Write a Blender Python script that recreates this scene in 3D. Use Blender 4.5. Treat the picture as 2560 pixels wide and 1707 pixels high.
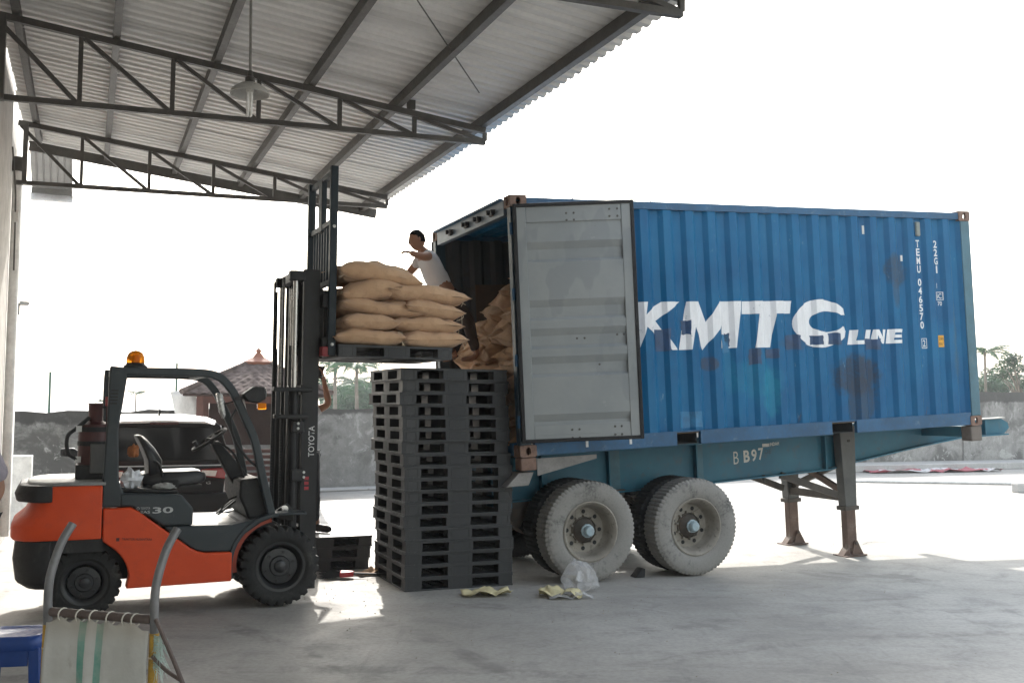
import bpy, bmesh, math, random
from mathutils import Vector, Matrix, noise
R = math.radians
scene = bpy.context.scene
for o in list(bpy.data.objects): bpy.data.objects.remove(o)
COL = scene.collection

# ------------------------------------------------------------------ camera
CAM_H, PITCH, ROLL, FOCAL = 1.76, R(3.64), R(0.40), 2552/2560*36
cam = bpy.data.cameras.new('camera'); cam.sensor_width = 36; cam.lens = FOCAL
cam.clip_start = .05; cam.clip_end = 2000
camo = bpy.data.objects.new('camera', cam); COL.objects.link(camo)
_m = Matrix.Rotation(ROLL, 3, 'Y') @ Matrix.Rotation(-PITCH, 3, 'X')      # world -> (right, forward, up)
_r, _f, _u = _m[0], _m[1], _m[2]
camo.matrix_world = Matrix(((_r.x, _u.x, -_f.x, 0), (_r.y, _u.y, -_f.y, 0), (_r.z, _u.z, -_f.z, CAM_H), (0, 0, 0, 1)))
scene.camera = camo

# ------------------------------------------------------------------ sky, sun, exposure
SUN_AZ, SUN_EL = R(10.5), R(35)        # sun ahead of the camera, a little to the left
world = bpy.data.worlds.new('World'); scene.world = world; world.use_nodes = True
wn = world.node_tree; wn.nodes.clear()
sky = wn.nodes.new('ShaderNodeTexSky'); sky.sky_type = 'NISHITA'; sky.sun_disc = False
sky.sun_elevation = SUN_EL; sky.sun_rotation = -SUN_AZ
sky.altitude = 0; sky.air_density = 2.0; sky.dust_density = 3.2; sky.ozone_density = 3.0
bg = wn.nodes.new('ShaderNodeBackground'); bg.inputs['Strength'].default_value = 0.122
wo = wn.nodes.new('ShaderNodeOutputWorld')
hs = wn.nodes.new('ShaderNodeHueSaturation'); hs.inputs['Saturation'].default_value = 0.45      # milky, hazy sky
wn.links.new(sky.outputs[0], hs.inputs['Color']); wn.links.new(hs.outputs[0], bg.inputs[0]); wn.links.new(bg.outputs[0], wo.inputs[0])
sun = bpy.data.lights.new('sun', 'SUN'); sun.energy = 2.0; sun.angle = R(0.6); sun.color = (1, .96, .9)
suno = bpy.data.objects.new('sun', sun); COL.objects.link(suno)
_sd = Vector((-math.sin(SUN_AZ)*math.cos(SUN_EL), math.cos(SUN_AZ)*math.cos(SUN_EL), math.sin(SUN_EL)))
suno.rotation_euler = (-_sd).to_track_quat('-Z', 'Y').to_euler(); suno.location = _sd*30
scene.view_settings.view_transform = 'Standard'; scene.view_settings.look = 'None'
scene.view_settings.gamma = 1; scene.view_settings.use_curve_mapping = False
scene.view_settings.exposure = 2.0
scene.render.engine = 'CYCLES'; scene.cycles.use_denoising = True
scene.cycles.max_bounces = 6; scene.cycles.diffuse_bounces = 4; scene.cycles.transparent_max_bounces = 8
scene.cycles.volume_bounces = 1

# ------------------------------------------------------------------ the yard's grid: b across the canopy, t along the building
YAW = R(22.6)
VB = Vector((math.cos(YAW), math.sin(YAW), 0)); UT = Vector((-math.sin(YAW), math.cos(YAW), 0))
def G(b, t, z=0): return VB*b + UT*t + Vector((0, 0, z))

# ------------------------------------------------------------------ helpers
def tag(o, label=None, cat=None, group=None, kind=None):
    if label: o['label'] = label
    if cat: o['category'] = cat
    if group: o['group'] = group
    if kind: o['kind'] = kind
    return o
def empty(name, loc=(0, 0, 0), rz=0, parent=None):
    o = bpy.data.objects.new(name, None); COL.objects.link(o)
    o.location = loc; o.rotation_euler = (0, 0, rz); o.empty_display_size = .1
    if parent: o.parent = parent
    return o
def copy_tree(o, parent=None):
    c = o.copy(); COL.objects.link(c)
    if parent: c.parent = parent
    for ch in list(o.children): copy_tree(ch, c)
    return c
def link_mesh(name, me, mat, parent=None):
    o = bpy.data.objects.new(name, me); COL.objects.link(o)
    if mat and not me.materials: me.materials.append(mat)
    if parent: o.parent = parent
    return o
class MB:
    def __init__(s): s.v = []; s.f = []
    def add(s, vs, fs):
        n = len(s.v); s.v += [tuple(p) for p in vs]; s.f += [tuple(i+n for i in f) for f in fs]; return s
    def box(s, x0, x1, y0, y1, z0, z1):
        return s.add([(x0,y0,z0),(x1,y0,z0),(x1,y1,z0),(x0,y1,z0),(x0,y0,z1),(x1,y0,z1),(x1,y1,z1),(x0,y1,z1)],
                     [(0,3,2,1),(4,5,6,7),(0,1,5,4),(1,2,6,5),(2,3,7,6),(3,0,4,7)])
    def beam(s, p, q, w, h, up=(0, 0, 1)):
        p = Vector(p); q = Vector(q); d = (q-p).normalized(); u = Vector(up)
        if abs(d.dot(u)) > .98: u = Vector((0, 1, 0)) if abs(d.y) < .9 else Vector((1, 0, 0))
        a = d.cross(u).normalized()*w/2; c = a.cross(d).normalized()*h/2
        vs = [p-a-c, p+a-c, p+a+c, p-a+c, q-a-c, q+a-c, q+a+c, q-a+c]
        return s.add(vs, [(0,3,2,1),(4,5,6,7),(0,1,5,4),(1,2,6,5),(2,3,7,6),(3,0,4,7)])
    def tube(s, pts, r, n=8, cap=True):
        pts = [Vector(p) for p in pts]; rs = r if isinstance(r, (list, tuple)) else [r]*len(pts)
        d0 = (pts[1]-pts[0]).normalized(); a = d0.orthogonal().normalized(); base = len(s.v); rings = []
        for i, p in enumerate(pts):
            d = ((pts[min(i+1, len(pts)-1)]-pts[max(i-1, 0)])).normalized()
            a = (a-d*a.dot(d)).normalized(); b = d.cross(a)
            rings.append([len(s.v)+k for k in range(n)])
            for k in range(n):
                t = 2*math.pi*k/n; s.v.append(tuple(p+(a*math.cos(t)+b*math.sin(t))*rs[i]))
        for i in range(len(rings)-1):
            for k in range(n):
                s.f.append((rings[i][k], rings[i][(k+1) % n], rings[i+1][(k+1) % n], rings[i+1][k]))
        if cap: s.f.append(tuple(reversed(rings[0]))); s.f.append(tuple(rings[-1]))
        return s
    def prism(s, poly, c0, c1, ax='xz'):
        k = len(poly)
        def P(a, b, c):
            return {'xz': (a, c, b), 'xy': (a, b, c), 'yz': (c, a, b)}[ax]
        vs = [P(a, b, c0) for a, b in poly]+[P(a, b, c1) for a, b in poly]
        fs = [tuple(range(k)), tuple(range(2*k-1, k-1, -1))]+[(i, i+k, (i+1) % k+k, (i+1) % k) for i in range(k)]
        return s.add(vs, fs)
    def lathe(s, prof, n=24, c=(0, 0, 0), ax='z', mod=None):
        base = len(s.v)
        for i, (r, h) in enumerate(prof):
            for k in range(n):
                t = 2*math.pi*k/n; rr = r if mod is None else mod(i, k, r)
                x, y = rr*math.cos(t), rr*math.sin(t)
                p = {'z': (x, y, h), 'y': (x, h, y), 'x': (h, x, y)}[ax]
                s.v.append((p[0]+c[0], p[1]+c[1], p[2]+c[2]))
        for i in range(len(prof)-1):
            for k in range(n):
                s.f.append((base+i*n+k, base+i*n+(k+1) % n, base+(i+1)*n+(k+1) % n, base+(i+1)*n+k))
        return s
    def loft(s, rings, cap=True):
        n = len(rings[0]); base = len(s.v)
        for r in rings: s.v += [tuple(p) for p in r]
        for i in range(len(rings)-1):
            for k in range(n):
                s.f.append((base+i*n+k, base+i*n+(k+1) % n, base+(i+1)*n+(k+1) % n, base+(i+1)*n+k))
        if cap:
            s.f.append(tuple(base+k for k in reversed(range(n)))); s.f.append(tuple(base+(len(rings)-1)*n+k for k in range(n)))
        return s
    def ball(s, c, rx, ry, rz, n=14, m=9):
        base = len(s.v); c = Vector(c)
        rings = []
        for j in range(1, m):
            ph = math.pi*j/m
            rings.append([c+Vector((rx*math.sin(ph)*math.cos(2*math.pi*k/n), ry*math.sin(ph)*math.sin(2*math.pi*k/n), -rz*math.cos(ph))) for k in range(n)])
        return s.loft(rings)
    def mesh(s, name):
        me = bpy.data.meshes.new(name); me.from_pydata(s.v, [], s.f); me.update()
        bm = bmesh.new(); bm.from_mesh(me); bmesh.ops.recalc_face_normals(bm, faces=bm.faces); bm.to_mesh(me); bm.free()
        return me
    def build(s, name, mat, parent=None, bevel=0, smooth=False, seg=2, loc=None):
        me = s.mesh(name); o = link_mesh(name, me, mat, parent)
        if bevel:
            b = o.modifiers.new('bevel', 'BEVEL'); b.width = bevel; b.segments = seg; b.limit_method = 'ANGLE'; b.angle_limit = R(35)
            me.shade_smooth(); me.set_sharp_from_angle(angle=R(50))
        elif smooth:
            me.shade_smooth(); me.set_sharp_from_angle(angle=R(40) if smooth is True else R(smooth))
        if loc is not None: o.location = loc
        return o
def arc(cx, cz, r, a0, a1, n):
    return [(cx+r*math.cos(R(a0+(a1-a0)*i/n)), cz+r*math.sin(R(a0+(a1-a0)*i/n))) for i in range(n+1)]
def smoothpath(pts, k=6):
    P = [Vector(p) for p in pts]; out = []
    for i in range(len(P)-1):
        a, b, c, d = P[max(i-1, 0)], P[i], P[i+1], P[min(i+2, len(P)-1)]
        for j in range(k):
            t = j/k
            out.append(.5*((2*b)+(c-a)*t+(2*a-5*b+4*c-d)*t*t+(3*b-a-3*c+d)*t**3))
    out.append(P[-1]); return out

# ------------------------------------------------------------------ materials
class NT:
    def __init__(s, name):
        s.m = bpy.data.materials.new(name); s.m.use_nodes = True; s.t = s.m.node_tree; s.n = s.t.nodes
        s.p = s.n['Principled BSDF']; s.out = s.n['Material Output']
        s.co = s.n.new('ShaderNodeTexCoord').outputs['Object']
    def L(s, a, b): s.t.links.new(a, b)
    def node(s, t, **k):
        x = s.n.new('ShaderNode'+t)
        for a, b in k.items(): setattr(x, a, b)
        return x
    def mapping(s, scale=(1, 1, 1), loc=(0, 0, 0), src=None, rot=0):
        x = s.node('Mapping'); x.inputs['Rotation'].default_value = (0, 0, rot); x.inputs['Scale'].default_value = scale; x.inputs['Location'].default_value = loc
        s.L(src or s.co, x.inputs[0]); return x.outputs[0]
    def noise(s, scale, detail=4, rough=.55, src=None, dist=0):
        x = s.node('TexNoise'); x.inputs['Scale'].default_value = scale; x.inputs['Detail'].default_value = detail
        x.inputs['Roughness'].default_value = rough; x.inputs['Distortion'].default_value = dist
        s.L(src or s.co, x.inputs['Vector']); return x.outputs['Fac']
    def ramp(s, f, a, b, lo=0., hi=1.):
        x = s.node('MapRange'); x.interpolation_type = 'SMOOTHSTEP'
        for i, v in zip((1, 2, 3, 4), (a, b, lo, hi)): x.inputs[i].default_value = v
        s.L(f, x.inputs[0]); return x.outputs[0]
    def math(s, op, a, b=None):
        x = s.node('Math', operation=op)
        for i, v in enumerate((a, b)):
            if v is None: continue
            if isinstance(v, (int, float)): x.inputs[i].default_value = v
            else: s.L(v, x.inputs[i])
        return x.outputs[0]
    def mix(s, f, a, b, mode='MIX'):
        x = s.node('Mix', data_type='RGBA', blend_type=mode)
        for i, v in ((0, f), (6, a), (7, b)):
            if isinstance(v, (int, float)): x.inputs[i].default_value = v
            elif isinstance(v, tuple): x.inputs[i].default_value = (*v, 1) if len(v) == 3 else v
            else: s.L(v, x.inputs[i])
        return x.outputs[2]
    def bump(s, h, st=.3, dist=.01, nrm=None):
        x = s.node('Bump'); x.inputs['Strength'].default_value = st; x.inputs['Distance'].default_value = dist
        s.L(h, x.inputs['Height']); 
        if nrm: s.L(nrm, x.inputs['Normal'])
        s.L(x.outputs[0], s.p.inputs['Normal']); return x.outputs[0]
    def sep(s):
        x = s.node('SeparateXYZ'); s.L(s.co, x.inputs[0]); return x.outputs
    def set(s, **k):
        for a, b in k.items():
            i = s.p.inputs[a.replace('_', ' ')]
            if isinstance(b, (int, float)): i.default_value = b
            elif isinstance(b, tuple): i.default_value = (*b, 1)
            else: s.L(b, i)
        return s
def mul(c, k): return tuple(min(1, x*k) for x in c)
_mats = {}
def M(name, col, rough=.6, metal=0., var=.18, scale=4., dirt=None, amt=.5, dscale=6., bump=.0, bscale=60., spec=.5):
    if name in _mats: return _mats[name]
    t = NT(name)
    n1 = t.noise(scale, 5); n2 = t.noise(scale*9, 3)
    f = t.math('ADD', t.math('MULTIPLY', n1, .65), t.math('MULTIPLY', n2, .35))
    c = t.mix(t.ramp(f, .3, .7), mul(col, 1-var), mul(col, 1+var))
    if dirt:
        d = t.noise(dscale, 7, .7, dist=.4); k = t.ramp(d, .62-.25*amt, .78-.2*amt)
        c = t.mix(t.math('MULTIPLY', k, min(1, .4+amt)), c, dirt)
    r = t.ramp(n2, .3, .7, max(0, rough-.08), min(1, rough+.08))
    t.set(Base_Color=c, Roughness=r, Metallic=metal); t.p.inputs['Specular IOR Level'].default_value = spec
    if bump: t.bump(t.noise(bscale, 4), bump, .004)
    _mats[name] = t.m; return t.m

# ================================================================== SETTING
def m_ground():
    t = NT('concrete_ground')
    n1 = t.noise(.35, 6, .6); n2 = t.noise(2.2, 7, .65, dist=.6); n3 = t.noise(26, 4, .6); n4 = t.noise(.9, 5, .7, src=t.mapping((.35, 1.6, 1), (3, 7, 0)))
    c = t.mix(t.ramp(n1, .3, .7), (.30, .286, .264), (.455, .437, .408))
    c = t.mix(t.math('MULTIPLY', t.ramp(n2, .48, .72), .6), c, (.26, .252, .24))
    c = t.mix(t.math('MULTIPLY', t.ramp(n4, .52, .72), .35), c, (.49, .48, .455))
    c = t.mix(t.math('MULTIPLY', t.ramp(n3, .35, .7), .32), c, (.2, .195, .185))
    # wheel tracks and swept streaks along the loading lane, then a few larger stains
    tk_ = t.noise(1.0, 6, .7, src=t.mapping((.3, 2.3, 1), (2, 4, 0), rot=-YAW), dist=.8); tk2 = t.noise(1.3, 7, .75, src=t.mapping((3.5, .35, 1), (1, 8, 0), rot=-YAW-.25))
    c = t.mix(t.math('MULTIPLY', t.ramp(tk_, .52, .7), .3), c, (.19, .183, .172))
    c = t.mix(t.math('MULTIPLY', t.ramp(tk2, .57, .7), .3), c, (.2, .193, .18))
    c = t.mix(t.math('MULTIPLY', t.ramp(t.noise(.55, 6, .7, src=t.mapping((1, 1, 1), (9, 1, 0)), dist=.7), .6, .68), .4), c, (.17, .163, .152))
    c = t.mix(t.math('MULTIPLY', t.ramp(t.noise(70, 4, .8), .6, .72), .35), c, (.5, .48, .45))
    # curved tyre marks left by the forklift
    X_, Y_, Z_ = t.sep(); wear = t.ramp(t.noise(2.2, 7, .75, dist=.5), .4, .62)
    for cx, cy, rr_ in ((-6.5, 4.0, 6.2), (-6.5, 4.0, 7.2), (4.5, 2.0, 6.4), (4.5, 2.0, 7.3), (-1.0, -3.0, 10.1)):
        dx_ = t.math('SUBTRACT', X_, cx); dy_ = t.math('SUBTRACT', Y_, cy)
        r__ = t.math('SQRT', t.math('ADD', t.math('MULTIPLY', dx_, dx_), t.math('MULTIPLY', dy_, dy_)))
        k_ = t.ramp(t.math('ABSOLUTE', t.math('SUBTRACT', t.math('ADD', r__, t.math('MULTIPLY', n1, .3)), rr_)), .12, .06)
        c = t.mix(t.math('MULTIPLY', t.math('MULTIPLY', k_, wear), .33), c, (.15, .143, .135))
    # stray dark scuffs and oil drops
    v = t.node('TexVoronoi'); v.inputs['Scale'].default_value = 2.3; t.L(t.mapping((1, 1, 1), (5, 2, 0)), v.inputs['Vector'])
    spots = t.math('MULTIPLY', t.ramp(v.outputs['Distance'], .05, .02), t.ramp(t.noise(1.1, 3), .5, .62))
    c = t.mix(t.math('MULTIPLY', spots, .55), c, (.07, .066, .06))
    t.set(Base_Color=c, Roughness=t.ramp(n2, .3, .75, .55, .8))
    t.p.inputs['Specular IOR Level'].default_value = .08
    b1 = t.bump(t.math('ADD', t.math('MULTIPLY', n3, .3), t.math('MULTIPLY', n2, .7)), .25, .012)
    return t.m
gm = MB()
gm.add([(-400, -200, 0), (400, -200, 0), (400, 600, 0), (-400, 600, 0)], [(0, 1, 2, 3)])
tag(gm.build('ground', m_ground()), kind='structure', label='grey concrete yard and shed floor')
# saw-cut slab joints in the yard
joint_mat = M('joint_filler', (.09, .087, .08), .9)
jm = MB()
for t_ in (13.9, 18.6): jm.add([tuple(G(-.7, t_-.006, .004)), tuple(G(40, t_-.006, .004)), tuple(G(40, t_+.006, .004)), tuple(G(-.7, t_+.006, .004))], [(0, 1, 2, 3)])
for b_ in (12.4,): jm.add([tuple(G(b_-.005, -4, .004)), tuple(G(b_+.005, -4, .004)), tuple(G(b_+.005, 22, .004)), tuple(G(b_-.005, 22, .004))], [(0, 1, 2, 3)])
tag(jm.build('pavement_joints', joint_mat), kind='structure')
random.seed(17); cm_ = MB()
for x0, y0, x1, y1, w0 in ((1.6, 14.6, 9.4, 16.4, .011), (3.9, 13.2, 5.4, 13.9, .007), (7.2, 11.9, 8.6, 12.6, .006), (-3.6, 14.2, -.9, 15.4, .008)):
    n = 36; pts = []
    for i in range(n+1):
        f = i/n; k = noise.noise(Vector((f*6, x0, 1)))*.22+noise.noise(Vector((f*25, y0, 2)))*.05
        pts.append((x0+(x1-x0)*f-k*.25, y0+(y1-y0)*f+k, w0*(.3+abs(math.sin(f*7+x0)))*math.sin(math.pi*min(1, f+.02))))
    for i in range(n):
        a, b_ = pts[i], pts[i+1]; cm_.add([(a[0], a[1]-a[2], .004), (b_[0], b_[1]-b_[2], .004), (b_[0], b_[1]+b_[2], .004), (a[0], a[1]+a[2], .004)], [(0, 1, 2, 3)])
tag(cm_.build('pavement_cracks', joint_mat), kind='structure')

def m_plaster(name, base, stain, light, amount=.5, sc=1., streak=True, topz=None):
    t = NT(name)
    n1 = t.noise(1.1*sc, 8, .68, dist=.5); n2 = t.noise(5*sc, 7, .7); n3 = t.noise(30*sc, 4)
    st = t.noise(2.4*sc, 6, .6, src=t.mapping((1, 1, .16), (2, 9, 4)))
    c = t.mix(t.ramp(n2, .3, .7), mul(base, .82), mul(base, 1.15))
    c = t.mix(t.math('MULTIPLY', t.ramp(n1, .62-.3*amount, .72-.22*amount), .9), c, stain)
    if streak: c = t.mix(t.math('MULTIPLY', t.ramp(st, .5, .7), .6*min(1, amount+.3)), c, mul(stain, 1.2))
    c = t.mix(t.math('MULTIPLY', t.ramp(t.noise(2.3*sc, 9, .75, src=t.mapping((1, 1, 1), (8, 3, 1)), dist=.8), .56, .62), .8), c, light)
    c = t.mix(t.math('MULTIPLY', t.ramp(n3, .4, .8), .25), c, mul(stain, .8))
    if topz:      # mould growing down from the top of the wall
        z = t.sep()[2]; k = t.ramp(t.math('ADD', z, t.math('MULTIPLY', t.math('SUBTRACT', n1, .5), topz[1])), topz[0]-.06, topz[0]+.02)
        c = t.mix(t.math('MULTIPLY', k, .9), c, mul(stain, .55))
    t.set(Base_Color=c, Roughness=.88)
    t.bump(t.math('ADD', n2, t.math('MULTIPLY', n3, .5)), .35, .012)
    return t.m
mat_shedwall = m_plaster('shed_plaster', (.5, .475, .44), (.36, .33, .3), (.56, .54, .51), .25)
mat_white = m_plaster('white_plaster', (.72, .71, .68), (.55, .53, .5), (.78, .77, .75), .1)
mat_dark_steel = M('dark_painted_steel', (.08, .074, .067), .5, .2, .25, 5, (.12, .085, .06), .15)
mat_roof = None
def m_roof():
    t = NT('zincalume_sheet')
    n1 = t.noise(1.4, 5, .6, src=t.mapping((.5, 3, 1))); n2 = t.noise(30, 4)
    c = t.mix(t.ramp(n1, .3, .7), (.58, .57, .55), (.72, .71, .69))
    c = t.mix(t.math('MULTIPLY', t.ramp(t.noise(3.5, 8, .7), .55, .75), .35), c, (.48, .455, .42))
    c = t.mix(t.math('MULTIPLY', t.ramp(n2, .4, .7), .1), c, (.35, .34, .32))
    t.set(Base_Color=c, Roughness=.55, Metallic=.0)
    return t.m
mat_roof = m_roof()

# ---- shed wall at the left
bl = empty('warehouse_building', (0, 0, 0), YAW)
tag(bl, 'beige plastered warehouse wall along the left edge, white beyond the canopy', 'building')
MB().box(-1.1, -.86, -7, 12.7, 0, 7).build('wall', mat_shedwall, bl)
w = MB().box(-1.12, -.93, 12.7, 16.2, 0, 7.2).build('wall', mat_white, bl, .01); w['label'] = 'sunlit white end of the wall'
MB().tube([(-.87, 13.9, .15), (-.87, 13.9, 4.62)], .055, 14).build('downpipe', mat_white, bl, smooth=True)
MB().tube([(-.87, 13.9, 4.62), (-.87, 13.9, 4.8)], [.07, .06], 14).build('pipe_cap', mat_dark_steel, bl, smooth=True)
MB().box(-.797, -.745, 13.5, 13.62, 4.4, 5.15).build('wall_post', mat_dark_steel, bl)
MB().box(-.797, -.745, 9.75, 9.87, 4.4, 5.15).build('wall_post', mat_dark_steel, bl)
b = MB(); b.tube(smoothpath([(-.78, 11.6, 4.4), (-.76, 11.9, 4.05), (-.77, 12.2, 3.85), (-.77, 12.3, 3.2)], 5), .009, 6); b.build('cable', mat_dark_steel, bl)
MB().box(-.80, -.74, 12.2, 12.27, 3.72, 3.84).build('junction_box', mat_white, bl, .006)
pl = MB().box(-1.1, -.72, 16.95, 17.35, 0, .97).build('low_wall', mat_white, None, .012)
pl.rotation_euler = (0, 0, YAW); tag(pl, 'low white painted wall block beside the white wall corner', 'wall')
# CCTV camera on the white wall corner
cc = empty('security_camera', G(-.90, 16.1, 3.15), YAW)
tag(cc, 'small grey security camera on a bracket at the white wall corner', 'camera')
mat_grey_pl = M('grey_plastic', (.3, .3, .3), .5)
MB().box(-.02, .10, -.03, .03, 0, .06).build('housing', mat_grey_pl, cc, .008)
MB().tube([(-.02, 0, .03), (-.02, 0, -.14)], .012).build('bracket', mat_grey_pl, cc)
MB().lathe([(.018, .0), (.018, .012), (.001, .012)], 12, (.10, 0, .03), 'x').build('lens', M('black_plastic', (.012, .012, .013), .4), cc)

# ---- canopy over the loading bay
K = 1.09
def zk(z): return CAM_H+K*(z-CAM_H)
def ztop(b): return zk(4.893-.114*(b/K+.734))          # top chord line
cp = empty('loading_canopy', (0, 0, 0), YAW)
tag(cp, 'open steel truss canopy with corrugated metal roof over the loading bay', 'canopy')
SH_W = .77
def sheet_mesh():
    mb = MB(); n = 5; per = SH_W/n; pts = []
    for i in range(n):
        y = i*per
        pts += [(y, 0), (y+.42*per, 0), (y+.54*per, .028), (y+.88*per, .028)]
    pts.append((SH_W, 0)); pts.append((SH_W+.05, -.004))
    bs = [-.84, .6, 2.1, 3.66*K]
    for bb in bs: mb.v += [(bb, y, ztop(bb)+.108+z) for y, z in pts]
    k = len(pts)
    for j in range(len(bs)-1):
        for i in range(k-1): mb.f.append((j*k+i, j*k+i+1, (j+1)*k+i+1, (j+1)*k+i))
    return mb.mesh('roof_sheet')
sm = sheet_mesh()
random.seed(4)
for i in range(28):
    o = link_mesh('roof_sheet', sm, mat_roof, cp); o.location = (random.uniform(-.012, .012), 13.72*K-SH_W*(i+1), random.uniform(-.002, .002)+.006*(i % 2))
for bb in (-.67, .158, 1.046, 1.94, 2.82, 3.73):
    z = ztop(bb)+.055
    mb = MB(); mb.box(bb-.032, bb+.032, -6, 13.66*K, z-.055, z-.047); mb.box(bb-.032, bb-.026, -6, 13.66*K, z-.047, z+.045); mb.box(bb-.032, bb+.032, -6, 13.66*K, z+.045, z+.05)
    mb.build('purlin', mat_dark_steel, cp)
VBS = tuple(K*v for v in (-.126, .60, 1.32, 2.04, 2.745, 3.45))
def truss():
    e = empty('truss', parent=cp)
    a, c = -.86, 3.45*K
    MB().beam((a, 0, ztop(a)-.028), (c, 0, ztop(c)-.028), .055, .06).build('top_chord', mat_dark_steel, e)
    MB().beam((a, 0, zk(4.20)), (c, 0, zk(4.275)), .055, .05).build('bottom_chord', mat_dark_steel, e)
    zb = lambda x: zk(4.20)+(x-a)/(c-a)*.082
    px = a
    for i, x in enumerate(VBS):
        MB().beam((x, 0, zb(x)+.02), (x, 0, ztop(x)-.05), .04, .04).build('vertical_strut', mat_dark_steel, e)
        MB().beam((px+.03, 0, ztop(px)-.06), (x-.03, 0, zb(x)+.02), .036, .038).build('diagonal_strut', mat_dark_steel, e)
        px = x
    MB().box(2.9, 2.99, -.04, -.032, ztop(2.95)+.0, ztop(2.95)+.1).build('cleat', mat_dark_steel, e)
    return e
t0 = truss(); t0.location = (0, 9.0*K, 0)
for y in (12.45*K, 5.5*K, 2.0*K, -1.5*K):
    c = copy_tree(t0, cp); c.location = (0, y, 0)
MB().beam((-.8, 13.62*K, ztop(-.8)-.0), (3.62*K, 13.62*K, ztop(3.62*K)-.0), .05, .13).build('end_rafter', mat_dark_steel, cp)
# sag rods under the sheets
zr = lambda b: ztop(b)+.02
MB().tube([(-.7, 8.2, zr(-.7)), (.9, 6.3, zr(.9)), (2.0, 4.9, zr(2.0))], .007, 6).build('tie_rod', mat_dark_steel, cp)
MB().tube([(1.25, 5.9, zr(1.25)), (3.35, 8.9, zr(3.35))], .006, 6).build('tie_rod', mat_dark_steel, cp)
MB().lathe([(.012, -.08), (.022, -.05), (.022, .05), (.012, .08)], 10, (-.52, 7.99, zr(-.55)), 'x').build('turnbuckle', mat_dark_steel, cp)

# ---- pendant lamp
lp = empty('pendant_lamp', G(1.035, 7.5, 0), YAW)
tag(lp, 'white enamel dish lamp with long fluorescent tubes hanging from the canopy roof', 'lamp')
zl = 4.02
mat_enamel = M('lamp_enamel', (.42, .41, .385), .35, .1)
MB().tube([(0, 0, zl+.17), (-.012, 0, ztop(1.0)+.1)], .010, 8).build('hanging_rod', M('galvanised', (.3, .29, .27), .45, .6), lp)
MB().lathe([(.001, zl+.175), (.018, zl+.17), (.022, zl+.13), (.036, zl+.12), (.038, zl+.07)], 16).build('socket_cap', mat_dark_steel, lp, smooth=True)
MB().lathe([(.036, zl+.085), (.075, zl+.07), (.13, zl+.03), (.145, zl+.0), (.141, zl-.004), (.125, zl+.022), (.07, zl+.058), (.034, zl+.07)], 32).build('shade', mat_enamel, lp, smooth=60)
MB().tube([(0, 0, zl+.075), (0, 0, zl+.01)], [.03, .026], 14).build('bulb_base', M('lamp_base', (.6, .58, .54), .5), lp, smooth=True)
mt = M('lamp_tube', (.78, .77, .74), .25)
for k in range(4):
    a = math.pi/4+k*math.pi/2; x, y = .017*math.cos(a), .017*math.sin(a)
    MB().tube([(x, y, zl+.01), (x, y, zl-.16), (x*.6, y*.6, zl-.167)], [.0095, .0095, .005], 8).build('tube', mt, lp, smooth=True)

# ---- ribbed side awning behind the canopy
aw = empty('side_awning', (0, 0, 0), YAW)
tag(aw, 'small ribbed metal awning with gutter on the white wall, far behind the trusses', 'awning')
mb = MB(); pts = []
for i in range(6):
    x = -.95+i*.106; pts += [(x, 0), (x+.07, 0), (x+.078, .02), (x+.098, .02)]
k = len(pts); 
for (y, z) in ((17.3, 5.98), (18.9, 5.34)): mb.v += [(x, y, z+d) for x, d in pts]
mb.f = [(i, i+1, k+i+1, k+i) for i in range(k-1)]
mb.build('awning_sheet', M('awning_grey', (.3, .295, .285), .6, 0, .15, 3), aw)
MB().beam((-.95, 17.45, 5.86), (-.33, 17.45, 5.86), .05, .08).build('beam', mat_dark_steel, aw)
MB().beam((-.95, 18.72, 5.32), (-.33, 18.72, 5.32), .05, .09).build('beam', mat_dark_steel, aw)
MB().prism([(18.9, 5.32), (18.9, 5.2), (19.03, 5.2), (19.03, 5.34), (19.01, 5.34), (19.01, 5.22), (18.92, 5.22), (18.92, 5.32)], -.97, -.31, 'yz').build('gutter', M('gutter_grey', (.5, .5, .52), .4, .3), aw)
MB().beam((-.33, 17.3, 5.96), (-.33, 18.95, 5.32), .02, .12).build('barge_board', M('awning_grey', (.3, .295, .285), .6), aw)

# ---- yard walls
def yard_wall(name, A, B, h0, h1, thick, mat, label, seed, jag=.03):
    random.seed(seed); A = Vector(A); B = Vector(B); d = B-A; n = int(d.length/.35); u = d.normalized(); w = Vector((-u.y, u.x, 0))*thick
    mb = MB()
    for i in range(n+1):
        p = A+d*i/n; h = h0+(h1-h0)*i/n+random.uniform(-jag, jag)
        mb.v += [tuple(p), tuple(p+Vector((0, 0, h))), tuple(p+w+Vector((0, 0, h-.01))), tuple(p+w)]
    for i in range(n):
        for k in range(3): mb.f.append((4*i+k, 4*i+k+1, 4*i+5+k, 4*i+4+k))
    mb.f += [(0, 1, 2, 3), tuple(4*n+k for k in (3, 2, 1, 0))]
    return tag(mb.build(name, mat), label, 'wall')
mat_ywall = m_plaster('mouldy_wall', (.27, .26, .24), (.085, .08, .072), (.44, .425, .395), .62, 1.0, topz=(1.42, .5))
mat_ywall2 = m_plaster('peeling_wall', (.31, .30, .285), (.12, .116, .11), (.45, .44, .42), .5, .8, topz=(2.05, .5))
mat_ywall3 = m_plaster('cement_wall', (.24, .235, .22), (.13, .125, .116), (.37, .36, .34), .45, .9, topz=(1.6, .3))
yard_wall('boundary_wall', (-15, 14.9, 0), (-5.4, 20.5, 0), 1.5, 1.66, .18, mat_ywall, 'mouldy rough-topped grey boundary wall behind the white car', 3)
yard_wall('boundary_wall', (-5.4, 20.51, 0), (6, 27.2, 0), 1.67, 1.74, .18, mat_ywall3, 'dark cement boundary wall behind the pallet stack and pavilion', 5, .012)
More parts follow.
